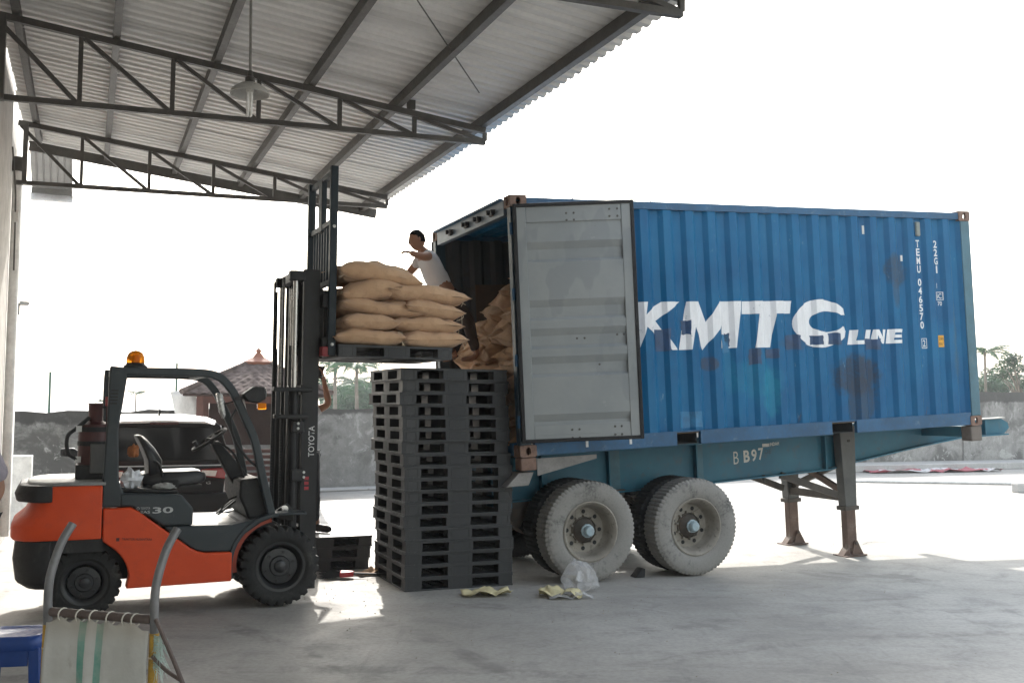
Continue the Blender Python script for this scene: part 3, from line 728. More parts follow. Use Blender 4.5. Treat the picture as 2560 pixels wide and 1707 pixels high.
def truck_tyre_mesh(w, outer=-1):
    n = 204
    pr = [(.30, w*.42), (.315, w*.47), (.34, w*.51), (.343, w*.518), (.35, w*.518), (.353, w*.512), (.385, w*.53), (.42, w*.535), (.424, w*.545), (.43, w*.545), (.434, w*.535), (.455, w*.52), (.475, w*.5), (.49, w*.46), (.503, w*.43), (.508, w*.3), (.508, w*.1), (.508, -w*.1), (.508, -w*.3), (.503, -w*.43), (.49, -w*.46), (.475, -w*.5), (.455, -w*.52), (.42, -w*.535), (.37, -w*.53), (.315, -w*.47), (.30, -w*.42)]
    def mod(i, k, r):
        g = (k % 3 == 0)
        if 13 <= i <= 20 and g: return r-.013
        if i in (12, 21) and g: return r-.007
        if i in (16, 17): return r-.004
        return r
    return MB().lathe(pr, n, ax='y', mod=mod)
for i, (s, h) in enumerate(AX):
    for y, dirty, out in ((.145, 1, -1), (.47, 0, 1), (CW-.145, 1, 1), (CW-.47, 0, -1)):
        wl = empty('wheel', (s, y, h), 0, tr); wl.rotation_euler = (0, 1.1*i+.4*y, 0)
        truck_tyre_mesh(.255).build('tyre', mat_tyre_d if dirty and out < 0 else mat_tyre_b, wl, smooth=28)
        if not dirty: continue
        q = out
        mb = MB().lathe([(.302, q*.11), (.305, q*.12), (.292, q*.125), (.278, q*.112), (.262, q*.09), (.25, q*.04), (.243, -q*.03), (.225, -q*.055), (.15, -q*.06), (.13, -q*.05), (.128, -q*.02)], 40, ax='y')
        rim = mb.build('rim', mat_rim, wl, smooth=50)
        for k in range(8):
            a = k*math.pi/4; x, z_ = .185*math.cos(a), .185*math.sin(a)
            MB().lathe([(.022, -q*.055), (.022, -q*.0538), (.001, -q*.0538)], 10, (x, 0, z_), 'y').build('hand_hole', mat_rubber, rim)
        for k in range(10):
            a = (k+.5)*math.pi/5; x, z_ = .142*math.cos(a), .142*math.sin(a)
            MB().lathe([(.014, -q*.06), (.014, -q*.03), (.009, -q*.02), (.001, -q*.02)], 6, (x, 0, z_), 'y').build('wheel_nut', mat_rim, rim)
        MB().lathe([(.135, -q*.052), (.1, q*.0), (.075, q*.02), (.068, q*.03)], 24, ax='y').build('hub', mat_iron, wl, smooth=40)
        MB().lathe([(.068, q*.03), (.07, q*.035), (.07, q*.05), (.058, q*.055), (.052, q*.1), (.042, q*.112), (.001, q*.113)], 10, ax='y').build('hub_cap', M('hub_cap_blue', (.33, .42, .46), .5, 0, .2, 12, (.2, .17, .14), .3), wl, smooth=30)
# landing legs
for y, d in ((.68, 1), (1.76, 1)):
    lg = empty('landing_leg', (4.53, y, 0), 0, tr)
    MB().prism([(-.10, .06), (.13, .06), (.10, -.92), (-.07, -.92)], -.065, .065).build('outer_tube', M('leg_grey', (.085, .085, .08), .6, .1, .25, 4, (.14, .09, .07), .25), lg, .008)
    MB().box(-.09, .12, -.08, .08, -.95, -.9).build('collar', mat_iron, lg, .006)
    MB().box(-.055, .085, -.05, .05, -1.40, -.94).build('inner_tube', mat_rustleg, lg, .006)
    MB().lathe([(.016, -.075), (.016, -.066), (.001, -.066)], 10, (.02, 0, -.12), 'y').build('bolt', mat_iron, lg)
    ft = MB().box(-.15, .17, -.12, .12, -1.500, -1.480).build('foot', mat_rustleg, lg, .004)
    for yy in (-.075, .065): MB().prism([(-.02, -1.479), (.15, -1.479), (.065, -1.31), (.035, -1.31)], yy, yy+.012).build('gusset', mat_rustleg, ft)
    MB().prism([(-.13, -1.479), (-.03, -1.479), (-.03, -1.37)], -.05, .05).build('toe', mat_rustleg, ft)
    MB().tube([(.05, -.09, -1.345), (.05, .09, -1.345)], .018, 8).build('pin', mat_iron, ft)
MB().beam((4.51, .745, -.8), (4.51, 1.695, -.8), .05, .09).build('leg_cross_brace', mat_iron, tr)
MB().beam((4.53, .72, -.74), (4.53, 1.55, -.44), .05, .07).build('leg_cross_brace', mat_rustleg, tr)
MB().beam((4.55, 1.72, -.74), (4.55, .9, -.44), .05, .07).build('leg_cross_brace', mat_iron, tr)
for y in (.70, 1.74):
    MB().beam((4.41, y, -.76), (3.66, y+(.08 if y < 1 else -.08), -.48), .05, .08).build('leg_stay', mat_iron, tr)
MB().tube([(3.42, .78, -.46), (3.42, .78, -.55)], .02, 8).build('drain_stub', mat_iron, tr)
mat_sten = M('stencil_cream', (.52, .51, .46), .7, 0, .2, 20, (.06, .14, .18), .25, 30)
yb = .80-.0085
for body, x, zz, h, w_, off in (('B', 3.02, -.31, .145, .07, -.005), ('B', 3.16, -.3, .14, .085, .03), ('9', 3.27, -.295, .14, .075, .022), ('7', 3.37, -.285, .14, .07, .018)):
    text_part('stencil_mark', body, h, w_, mat_sten, tr, lambda u, v, x=x, zz=zz: (x+u, yb-.001, zz+v+.05*u), off)
text_part('stencil_mark', 'INDAH', .04, .13, mat_sten, tr, lambda u, v: (3.54+u, yb-.001, -.13+v+.03*u), .02)
MB().box(3.43, 3.53, yb-.0015, yb-.0005, -.135, -.098).build('paint_smear', mat_sten, tr)
text_part('stencil_mark', 'DE', .05, .09, M('faded_ink', (.03, .06, .08), .7), tr, lambda u, v: (3.46+u, yb-.001, -.215+v), .005)

# ================================================================== FORKLIFT (local: x forward, y away from the camera, z up; near tyre faces on y=0)
fk = empty('forklift', (-2.04, 9.0, 0), R(24))
tag(fk, 'orange and dark grey counterbalance forklift with raised mast and amber beacon', 'forklift')
def m_paint(name, a, b_, rough, dirtc, amt=.35, coat=.15):
    t = NT(name); n1 = t.noise(1.7, 5, .6); n2 = t.noise(11, 7, .7); n3 = t.noise(60, 4)
    c = t.mix(t.ramp(n1, .3, .7), a, b_)
    c = t.mix(t.math('MULTIPLY', t.ramp(n2, .5, .72), amt), c, dirtc)
    z = t.sep()[2]
    dust = t.math('MULTIPLY', t.ramp(t.math('ADD', z, t.math('MULTIPLY', n2, .25)), .55, .2), .35)
    c = t.mix(dust, c, mul(dirtc, 1.1))
    scr = t.ramp(t.noise(9, 7, .8, src=t.mapping((1, 1, .12)), dist=.2), .66, .7); scr2 = t.ramp(t.noise(12, 7, .8, src=t.mapping((.12, 1, 1), (3, 3, 1))), .68, .72)
    c = t.mix(t.math('MULTIPLY', t.math('MAXIMUM', scr, scr2), .3), c, mul(dirtc, 1.5))
    c = t.mix(t.math('MULTIPLY', t.ramp(t.noise(4, 7, .75, dist=.6), .58, .7), .28), c, mul(dirtc, .45))
    t.set(Base_Color=c, Roughness=t.ramp(n2, .3, .75, rough, rough+.2)); t.p.inputs['Specular IOR Level'].default_value = .3; t.p.inputs['Coat Weight'].default_value = coat*.4; t.p.inputs['Coat Roughness'].default_value = .25
    t.bump(n3, .03, .002); return t.m
mat_or = m_paint('forklift_orange', (.58, .06, .014), (.66, .078, .02), .4, (.42, .06, .03), .3)
mat_sl = m_paint('forklift_slate', (.03, .038, .043), (.045, .054, .06), .38, (.08, .08, .077), .3)
mat_blk = M('matt_black', (.013, .013, .014), .6, 0, .25, 5, (.05, .047, .043), .25)
mat_mast = m_paint('mast_black', (.018, .018, .019), (.026, .026, .027), .45, (.05, .047, .043), .35, .05)
mat_chrome = M('chrome_rod', (.45, .44, .43), .28, 1.0, .06, .4)
mat_vinyl = M('seat_vinyl', (.016, .016, .018), .42, 0, .2, 8, (.04, .04, .04), .15)
mat_tread = M('solid_tyre', (.018, .018, .018), .85, 0, .3, 6, (.07, .065, .06), .35)
FW = 1.22
# counterweight: stacked plan outlines
def plan(xr, xf, inset=0., ch=.16):
    y0, y1 = .02+inset, FW-.02-inset
    return [(xf, y0), (xr+ch*1.05, y0), (xr+ch*.55, y0+ch*.22), (xr+ch*.12, y0+ch*.85), (xr, y0+ch*1.7), (xr, y1-ch*1.7), (xr+ch*.12, y1-ch*.85), (xr+ch*.55, y1-ch*.22), (xr+ch*1.05, y1), (xf, y1)]
def stack(levels): return [[(x, y, z) for x, y in plan(xr, -1.425, ins)] for z, xr, ins in levels]
MB().loft(stack([(.655, -2.09, .0), (.67, -2.105, 0), (.77, -2.105, 0), (.79, -2.09, 0), (.86, -2.01, .0), (.95, -1.965, .0), (1.06, -1.955, .004), (1.088, -1.945, .02)])).build('counterweight', mat_or, fk, .012)
MB().loft([[(x, y, z) for x, y in plan(xr, -1.80, ins)] for z, xr, ins in ((.96, -2.03, .012), (.967, -2.07, -.004), (1.03, -2.085, -.004), (1.093, -2.05, .012), (1.098, -2.02, .03))]).build('counterweight_top', mat_blk, fk, .01)
MB().loft([[(x, y, z) for x, y in plan(xr, -1.40, ins, .2)] for z, xr, ins in ((1.089, -2.0, .02), (1.112, -1.99, .03), (1.122, -1.95, .06))]).build('hood', M('hood_grey', (.2, .2, .195), .5, 0, .2, 4, (.35, .33, .3), .3), fk, .008)
MB().loft([[(x, y, z) for x, y in plan(xr, -1.80, ins)] for z, xr, ins in ((.26, -1.98, .06), (.32, -2.06, .02), (.5, -2.085, .01), (.654, -2.07, .02))]).build('rear_bumper', mat_blk, fk, .015)
MB().prism([(-1.80, .3), (-1.42, .3), (-1.42, .645), (-1.80, .645)], .3, FW-.3).build('chassis', mat_blk, fk)
MB().prism([(-1.42, .28), (.25, .28), (.25, .6), (-.05, .75), (-1.42, .63)], .3, FW-.3).build('chassis', mat_blk, fk)
MB().prism([(-1.8, .55), (-1.41, .55), (-1.41, .652), (-1.8, .652)], .05, FW-.05).build('wheel_arch', mat_blk, fk)
# body sides
side = [(-1.415, .90), (-1.20, .90), (-1.14, .865), (-.72, .545), (-.66, .515), (-.60, .5), (-.375, .495), (-.375, .25), (-1.225, .24)]+[(-1.54+.34*math.cos(R(a)), .30+.345*math.sin(R(a))) for a in range(8, 64, 8)]+[(-1.415, .635)]
for y0, y1 in ((.02, .16), (FW-.16, FW-.02)):
    MB().prism(side, y0, y1).build('body_side', mat_or, fk, .012)
MB().prism([(-1.415, .45), (-.4, .35), (-.4, .49), (-.65, .5), (-1.2, .88), (-1.415, .89)], .165, FW-.165).build('body_core', mat_blk, fk)
# slate seat box, step and floor
MB().prism([(-1.29, 1.02), (-.80, .995), (-.70, .875), (-.70, .735), (-.94, .735), (-1.19, .905), (-1.29, .905)], .055, FW-.055).build('seat_box', mat_sl, fk, .018)
MB().prism([(-1.27, 1.022), (-.82, 1.0), (-.82, 1.03), (-1.27, 1.05)], .12, FW-.12).build('engine_hood', mat_blk, fk, .012)
MB().prism([(-.935, .73), (-.70, .73), (-.38, .725), (-.22, .755), (-.05, .8), (.0, .785), (-.13, .735), (-.27, .64), (-.36, .52), (-.37, .5), (-.60, .505), (-.66, .52), (-.72, .55)], .045, .22).build('step_panel', mat_sl, fk, .012)
MB().prism([(-.935, .73), (-.70, .73), (-.38, .725), (-.22, .755), (-.05, .8), (.0, .785), (-.13, .735), (-.27, .64), (-.36, .52), (-.37, .5), (-.60, .505), (-.66, .52), (-.72, .55)], FW-.22, FW-.045).build('step_panel', mat_sl, fk, .012)
fl = MB().prism([(-.70, .70), (-.25, .70), (-.25, .728), (-.70, .728)], .225, FW-.225).build('floor_plate', M('floor_steel', (.3, .3, .29), .45, .3), fk)
MB().prism([(-.26, .70), (-.02, .8), (-.02, .83), (-.27, .73)], .225, FW-.225).build('toe_board', mat_blk, fk)
# front fender arcs
for y0, y1 in ((.03, .22), (FW-.22, FW-.03)):
    o_ = arc(.03, .38, .435, 92, 196, 12); i_ = arc(.03, .38, .40, 196, 92, 12)
    MB().prism(o_+i_, y0, y1).build('fender', mat_sl, fk, .006)
    i2 = arc(.03, .38, .395, 100, 190, 12)+arc(.03, .38, .36, 190, 100, 12)
    MB().prism(i2, y0+.04, y1-.02).build('fender_liner', M('liner_orange', (.3, .045, .02), .6), fk)
MB().box(-.03, .27, .04, .3, .79, .812).build('fender_top', mat_sl, fk, .006)
# overhead guard
def guard_side(y, near):
    d = .075
    MB().prism([(-1.395, 2.075), (-1.255, 2.06), (-1.26, 1.98), (-1.315, 1.55), (-1.30, 1.12), (-1.24, .98), (-1.19, .905), (-1.43, .905), (-1.425, 1.15), (-1.405, 1.6), (-1.40, 2.0)], y, y+d).build('rear_pillar', mat_sl, fk, .014)
    outer = smoothpath([(-1.3, 0, 2.065), (-.95, 0, 2.067), (-.64, 0, 2.062), (-.50, 0, 2.03), (-.42, 0, 1.965), (-.345, 0, 1.86), (-.25, 0, 1.66), (-.16, 0, 1.45), (-.09, 0, 1.15), (-.03, 0, .92), (.0, 0, .795)], 5)
    rings = []
    for i, p in enumerate(outer):
        a = outer[max(0, i-1)]; c = outer[min(len(outer)-1, i+1)]; dd = (c-a).normalized(); nn = Vector((-dd.z, 0, dd.x))
        hw = .034
        q = p-nn*hw
        rings.append([(q.x+nn.x*hw, y, q.z+nn.z*hw), (q.x+nn.x*hw, y+d, q.z+nn.z*hw), (q.x-nn.x*hw, y+d, q.z-nn.z*hw), (q.x-nn.x*hw, y, q.z-nn.z*hw)])
    MB().loft(rings).build('guard_rail', mat_sl, fk, .012)
guard_side(.06, 1); guard_side(FW-.135, 0)
for x, z in ((-1.33, 2.03), (-.62, 2.02)):
    MB().beam((x, .136, z), (x, FW-.136, z), .07, .05).build('roof_cross_beam', mat_sl, fk, .006)
for y in (.27, .44, .61, .78, .95):
    MB().beam((-1.29, y, 2.035), (-.66, y, 2.03), .028, .035).build('roof_bar', mat_sl, fk)
for k in range(5):
    zz = 1.865-.027*k
    MB().box(-1.385-.002*k, -1.325-.002*k, .0575, .0595, zz, zz+.011).build('vent_slot', mat_blk, fk)
# beacon
be = empty('beacon', (-1.17, .5, 2.07), 0, fk)
MB().lathe([(.1, 0), (.1, .02), (.08, .035), (.075, .05)], 24).build('beacon_base', mat_blk, be, smooth=True)
def m_amber():
    t = NT('amber_lens'); t.set(Base_Color=(.95, .33, .015), Roughness=.15); t.p.inputs['Transmission Weight'].default_value = .55; t.p.inputs['IOR'].default_value = 1.2; return t.m
MB().lathe([(.076, .05), (.078, .06), (.075, .1), (.06, .135), (.03, .155), (.001, .16)], 24).build('beacon_lens', m_amber(), be, smooth=60)
MB().lathe([(.03, .05), (.03, .1), (.02, .12), (.001, .125)], 16).build('beacon_lamp', M('beacon_red', (.6, .08, .02), .4), be, smooth=True)
# fuel cylinder and filter behind the rear pillar
tk = empty('gas_unit', (-1.5, .5, 1.12), 0, fk)
mat_tank = M('tank_maroon', (.07, .022, .022), .5, 0, .3, 6, (.03, .02, .02), .3)
MB().lathe([(.001, .05), (.10, .05), (.135, .08), (.135, .42), (.12, .46), (.07, .485), (.06, .49), (.06, .63), (.066, .64), (.05, .645), (.001, .64)], 24, (.02, 0, 0)).build('cylinder', mat_tank, tk, smooth=40)
MB().tube([(.11, -.1, .1), (.11, -.1, .66)], .012, 8).build('stay', mat_tank, tk)
MB().tube([(.11, -.1, .62), (.11, -.1, .7)], .022, 8).build('valve', M('valve_red', (.25, .03, .03), .5), tk)
MB().tube([(.02, 0, .61), (.22, -.1, .6)], .008, 6).build('link_rod', mat_blk, tk)
MB().box(-.13, .16, -.16, .16, 0, .12).build('cradle', mat_blk, tk, .01)
MB().box(-.02, .14, -.19, -.14, .05, .3).build('latch_plate', M('latch_grey', (.09, .09, .088), .5), tk, .006)
for hz in (.3, .42): MB().lathe([(.139, hz-.02), (.141, hz-.018), (.141, hz+.018), (.139, hz+.02)], 24, (.02, 0, 0)).build('strap', mat_blk, tk)
for zz in (.14, .40): MB().box(-.135, -.09, -.10, -.06, zz, zz+.05).build('clip', M('clip_white', (.6, .6, .58), .5), tk)
MB().tube(smoothpath([(-.1, -.08, .16), (-.19, -.1, .22), (-.2, -.1, .36), (-.13, -.08, .43), (-.03, -.06, .52)], 5), .016, 8).build('hose', mat_blk, tk, smooth=True)
# seat
st = empty('seat', (-.99, .61, 1.03), 0, fk)
MB().box(-.13, .4, -.23, .23, 0, .02).build('seat_base', mat_blk, st)
cush = []
for x, w_, z0, z1 in ((-.1, .2, .03, .12), (-.02, .24, .02, .14), (.2, .245, .02, .14), (.36, .235, .03, .145), (.42, .21, .05, .13), (.435, .18, .07, .11)):
    cush.append([(x, -w_, z0), (x, w_, z0), (x, w_*1.02, (z0+z1)/2), (x, w_*.9, z1), (x, 0, z1-.012), (x, -w_*.9, z1), (x, -w_*1.02, (z0+z1)/2)])
MB().loft(cush).build('seat_cushion', mat_vinyl, st, .02, seg=3)
bk = []
for z_, x, w_, th in ((.04, -.05, .19, .07), (.13, -.05, .23, .11), (.24, -.06, .25, .12), (.34, -.10, .235, .10), (.41, -.135, .2, .075), (.455, -.155, .14, .05)):
    bk.append([(x, -w_, z_), (x+th*.5, -w_*1.02, z_), (x+th, -w_*.8, z_), (x+th*.75, 0, z_), (x+th, w_*.8, z_), (x+th*.5, w_*1.02, z_), (x, w_, z_), (x-.02, 0, z_)])
MB().loft(bk).build('backrest', mat_vinyl, st, .02, seg=3)
MB().tube(smoothpath([(.06, -.255, .1), (.03, -.265, .2), (-.02, -.26, .24)], 4), .012, 8).build('seat_lever', mat_blk, st)
MB().box(.05, .2, -.285, -.255, .0, .07).build('hip_guard', mat_blk, st, .012)
# white plastic bag and rag lying by the seat are separate things (below)
# steering
sg = empty('steering_column', (-.45, .61, 0), 0, fk)
MB().prism([(-.05, 1.40), (.02, 1.43), (.30, 1.10), (.33, .98), (.18, .98)], -.07, .07).build('column', mat_blk, sg, .015)
mb = MB(); c_ = Vector((-.06, 0, 1.44)); ax = Vector((-.55, 0, .83)).normalized(); e1 = Vector((0, 1, 0)); e2 = ax.cross(e1)
mb.tube([c_+(e1*math.cos(2*math.pi*k/28)+e2*math.sin(2*math.pi*k/28))*.17 for k in range(29)], .013, 8, cap=False)
mb.build('steering_wheel', mat_blk, sg, smooth=True)
mb = MB()
for a in (90, 210, 330): mb.beam(c_-ax*.02, c_+(e1*math.cos(R(a))+e2*math.sin(R(a)))*.165, .03, .012)
mb.lathe([(.04, -.03), (.045, 0), (.03, .02), (.001, .022)], 14, tuple(c_-ax*.01)); mb.build('wheel_spokes', mat_blk, sg)
MB().tube([c_+e2*.12+ax*.01, c_+e2*.12+ax*.06], [.014, .02], 8).build('spinner_knob', mat_blk, sg)
for y in (-.18, -.24): MB().tube(smoothpath([(.22, y, 1.1), (.14, y, 1.3), (.03, y, 1.40), (-.05, y, 1.42)], 4), [.008]*12+[.015], 6).build('control_lever', mat_blk, sg, smooth=True)
MB().prism([(-.30, 1.10), (-.13, 1.12), (-.05, .85), (-.02, .76), (-.22, .76), (-.30, .95)], .16, FW-.16).build('dashboard', mat_blk, fk, .02)
for y in (.4, .5): MB().beam((-.30, y, .9), (-.45, y, .78), .05, .015).build('pedal', mat_blk, fk)
MB().tube(smoothpath([(-.27, .35, .95), (-.38, .35, .9), (-.44, .35, .8)], 4), .009, 6).build('pedal', mat_blk, fk)
MB().tube(smoothpath([(-.14, .1, 1.2), (-.24, .1, 1.28), (-.36, .1, 1.45), (-.40, .1, 1.62), (-.36, .1, 1.72)], 5), .011, 8).build('grab_handle', mat_blk, fk, smooth=True)
# work light with indicator on the near front pillar
wl_ = empty('work_light', (-.22, .07, 1.83), 0, fk)
MB().prism([(-.1, .02), (.0, .09), (.09, .085), (.1, -.02), (.03, -.06), (-.06, -.04)], -.07, .06).build('lamp_housing', mat_blk, wl_, .012)
MB().lathe([(.045, .0), (.05, .004), (.04, .01), (.001, .012)], 16, (.1, -.005, .03), 'x').build('lamp_glass', M('lamp_glass', (.3, .3, .29), .15), wl_, smooth=True)
MB().box(.03, .105, -.075, -.01, -.11, -.055).build('indicator', m_amber(), wl_, .008)
MB().beam((-.16, .0, -.02), (-.05, .0, .0), .05, .03).build('lamp_arm', mat_blk, wl_)
mr = empty('mirror', (-.5, .1, 1.76), 0, fk)
MB().prism([(-.03, .1), (.02, .09), (.05, -.09), (.035, -.13), (.0, -.06)], -.05, .07).build('mirror_body', M('mirror_grey', (.4, .4, .39), .25, .3), mr, .015)
MB().tube([(.03, .02, 0), (.14, .02, .03)], .008, 6).build('mirror_arm', mat_blk, mr)
MB().beam((-.30, .115, 1.83), (-.235, .115, 1.52), .03, .012).build('label_strip', M('label_strip_grey', (.45, .45, .43), .5), fk)
# wheels
def fk_wheel(x, y0, y1, z, r, rr, lugs, q):
    w = y1-y0; wl = empty('wheel', (x, (y0+y1)/2, z), 0, fk)
    n = lugs*6
    pr = [(rr, q*.42*w), (rr+.03, q*.5*w), (r-.09, q*.52*w), (r-.05, q*.5*w), (r-.025, q*.48*w), (r-.004, q*.43*w), (r, q*.3*w), (r, -q*.3*w), (r-.004, -q*.43*w), (r-.025, -q*.48*w), (r-.06, -q*.5*w), (rr+.03, -q*.5*w), (rr, -q*.42*w)]
    def mod(i, k, rad):
        if 4 <= i <= 9 and k % 6 == 0: return rad-.022
        if 4 <= i <= 9 and k % 6 == 1: return rad-.018
        return rad
    MB().lathe(pr, n, ax='y', mod=mod).build('tyre', mat_tread, wl, smooth=28)
    MB().lathe([(rr+.004, q*.43*w), (rr+.012, q*.48*w), (rr-.01, q*.47*w), (rr-.025, q*.40*w), (rr-.035, q*.25*w), (rr*.78, q*.18*w), (rr*.76, q*.26*w), (rr*.74, q*.28*w), (rr*.45, q*.3*w), (rr*.42, q*.33*w), (rr*.40, q*.36*w), (.001, q*.36*w)], 40, ax='y').build('rim', M('rim_black', (.022, .023, .025), .4, .1), wl, smooth=40)
    MB().lathe([(rr*.26, q*.36*w), (rr*.25, q*.44*w), (rr*.2, q*.47*w), (.001, q*.475*w)], 20, ax='y').build('hub_cap', M('rim_black', (.022, .023, .025), .4), wl, smooth=True)
    for k in range(6):
        a = k*math.pi/3+.3; MB().lathe([(.013, q*.28*w), (.013, q*.35*w), (.001, q*.36*w)], 6, (rr*.6*math.cos(a), 0, rr*.6*math.sin(a)), 'y').build('wheel_nut', mat_blk, wl)
fk_wheel(.04, .0, .26, .352, .345, .205, 26, -1)
fk_wheel(.04, FW-.26, FW, .352, .345, .205, 26, 1)
fk_wheel(-1.54, .08, .27, .296, .29, .17, 24, -1)
fk_wheel(-1.54, FW-.27, FW-.08, .296, .29, .17, 24, 1)
MB().tube([(.04, .26, .352), (.04, FW-.26, .352)], .09, 14).build('front_axle', mat_blk, fk, smooth=True)
MB().tube([(-1.54, .27, .296), (-1.54, FW-.27, .296)], .06, 12).build('rear_axle', mat_blk, fk, smooth=True)
# ---- mast
ms = empty('mast', (0, 0, 0), 0, fk)
def channel(name, y, x0, x1, z0, z1, out, mat=mat_mast, w=.06):
    t_ = .014; ya, yb_ = (y, y+t_) if out < 0 else (y-t_, y)
    mb = MB().box(x0, x1, ya, yb_, z0, z1)
    yy = (ya, ya+w) if out < 0 else (yb_-w, yb_)
    mb.box(x0, x0+.016, yy[0]+(t_ if out < 0 else 0), yy[1]-(t_ if out > 0 else 0), z0, z1)
    mb.box(x1-.016, x1, yy[0]+(t_ if out < 0 else 0), yy[1]-(t_ if out > 0 else 0), z0, z1)
    return mb.build(name, mat, ms, .003)
YN, YF = .265, FW-.265
for y, q in ((YN, -1), (YF, 1)):
    channel('outer_channel', y, .255, .405, .10, 2.0 if False else 3.01, q)
    channel('inner_channel', y-q*.062, .265, .395, .55, 2.99, q, w=.05)
    yc = y-q*.03
    MB().tube([(.185, yc+.0, .45), (.185, yc, 1.9)], .042, 14).build('lift_cylinder', mat_mast, ms, smooth=True)
    MB().tube([(.185, yc, 1.9), (.185, yc, 2.9)], .024, 14).build('piston_rod', mat_chrome, ms, smooth=True)
    MB().box(.12, .26, yc-.05, yc+.05, 2.9, 2.99).build('cylinder_head', mat_mast, ms, .01)
    # leaf chain
    mb = MB()
    for k in range(92):
        z_ = .5+k*.0265; mb.box(.085, .105, yc-q*.1-.012, yc-q*.1+.012, z_, z_+.0255)
    mb.build('chain', M('oily_chain', (.02, .02, .021), .6, 0), ms)
    MB().tube([(.12, yc-q*.06, .5), (.12, yc-q*.06, 2.85)], .013, 8).build('hydraulic_pipe', mat_mast, ms, smooth=True)
    MB().tube([(.145, yc+q*.01, .5), (.145, yc+q*.01, 2.3)], .011, 8).build('hydraulic_pipe', mat_mast, ms, smooth=True)
    MB().prism([(.0, .79), (.14, .88), (.2, .8), (.2, .72), (.05, .74)], y-.02, y+.02).build('tilt_bracket', mat_blk, ms, .008)
    MB().lathe([(.03, 0), (.03, q*.02), (.001, q*.022)], 14, (.11, y+q*.03, .83), 'y').build('tilt_pin', mat_chrome, ms)
for z_, x in ((2.95, .2), (1.9, .28), (.6, .3)):
    MB().beam((x, YN+.01, z_), (x, YF-.01, z_), .07, .09).build('cross_member', mat_mast, ms, .006)
MB().tube([(.22, .56, .3), (.22, .56, 1.5)], .04, 14).build('free_lift_cylinder', mat_mast, ms, smooth=True)
MB().tube([(.22, .56, 1.5), (.22, .56, 2.85)], .027, 14).build('piston_rod', mat_chrome, ms, smooth=True)
# guide brackets on the near channel
for z_, x0, x1 in ((1.90, -.02, .33), (1.655, -.01, .295)):
    MB().box(x0, x1, YN-.09, YN-.005, z_-.02, z_+.02).build('hose_bracket', mat_blk, ms, .008)
MB().box(.0, .03, YN-.09, YN-.06, 1.655, 1.9).build('hose_bracket', mat_blk, ms)
MB().box(.08, .11, YN-.09, YN-.06, 1.655, 1.9).build('hose_bracket', mat_blk, ms)
for z_ in (1.57, 1.13):
    MB().box(.16, .28, YN-.04, YN-.002, z_-.06, z_+.05).build('roller_bracket', mat_blk, ms, .012)
    for k in (-.022, .022): MB().lathe([(.013, 0), (.011, -.008), (.001, -.009)], 10, (.215 if z_ > 1.3 else .275, YN-.041, z_+k), 'y').build('bolt_head', M('bolt_bright', (.5, .5, .48), .35, .5), ms)
mat_logo = M('mast_lettering', (.55, .55, .54), .5)
text_part('lettering', 'TOYOTA', .055, .28, mat_logo, ms, lambda u, v: (.375-v, YN-.002, 1.29+u), .008)
for k in range(3): MB().box(.29, .33, YN-.0025, YN-.0015, .99+.045*k, 1.02+.045*k).build('warning_sticker', M('sticker_red', (.3, .02, .03), .5, 0, .5, 60), ms)
# carriage, backrest, forks
cg = empty('carriage', (0, 0, 0), 0, fk)
ZF = 2.235
MB().box(.41, .46, .18, FW-.18, ZF+.03, ZF+.15).build('carriage_bar', mat_blk, cg, .006)
MB().box(.41, .46, .18, FW-.18, ZF+.42, ZF+.54).build('carriage_bar', mat_blk, cg, .006)
for y in (YN+.02, YF-.08): MB().box(.395, .44, y, y+.06, ZF+.03, ZF+.60).build('carriage_plate', mat_blk, cg)
mat_blue = m_paint('backrest_slate', (.016, .024, .031), (.024, .034, .042), .5, (.05, .05, .05), .3, .05)
for y in (.13, FW-.19): MB().box(.455, .525, y, y+.06, ZF-.02, 3.97).build('backrest_post', mat_blue, cg, .006)
for y in (.55,): MB().box(.47, .52, y, y+.14, 3.42, 3.92).build('backrest_post', mat_blue, cg, .006)
for z_ in (3.92, 3.46, 2.90): MB().box(.475, .515, .19, FW-.19, z_-.025, z_+.025).build('backrest_rail', mat_blue, cg, .004)
for k in range(7):
    y = .19+(k+1)*(FW-.38)/8; MB().box(.485, .51, y-.012, y+.012, 2.925, 3.435).build('backrest_bar', mat_blue, cg)
for y in (.36, .78):
    f_ = MB().prism([(.465, ZF-.0), (.51, ZF-.0), (.51, ZF+.005), (1.55, ZF+.012), (1.55, ZF+.02), (.52, ZF+.042), (.51, ZF+.6), (.465, ZF+.6)], y, y+.1).build('fork', mat_blk, cg)
for z_ in (.18, 1.27): MB().lathe([(.016, 0), (.014, -.01), (.001, -.012)], 10, (.49, .13, ZF+z_-.1), 'y').build('bolt_head', M('bolt_bright', (.5, .5, .48), .35, .5), cg)
MB().box(.40, .47, .14, .26, ZF-.03, ZF+.06).build('fork_stop', M('stop_red', (.25, .02, .025), .5), cg, .01)
MB().tube(smoothpath([(.3, .55, 2.9), (.37, .55, 3.02), (.44, .55, 2.95), (.43, .55, 2.75)], 5), .014, 8).build('hose', mat_blk, cg, smooth=True)
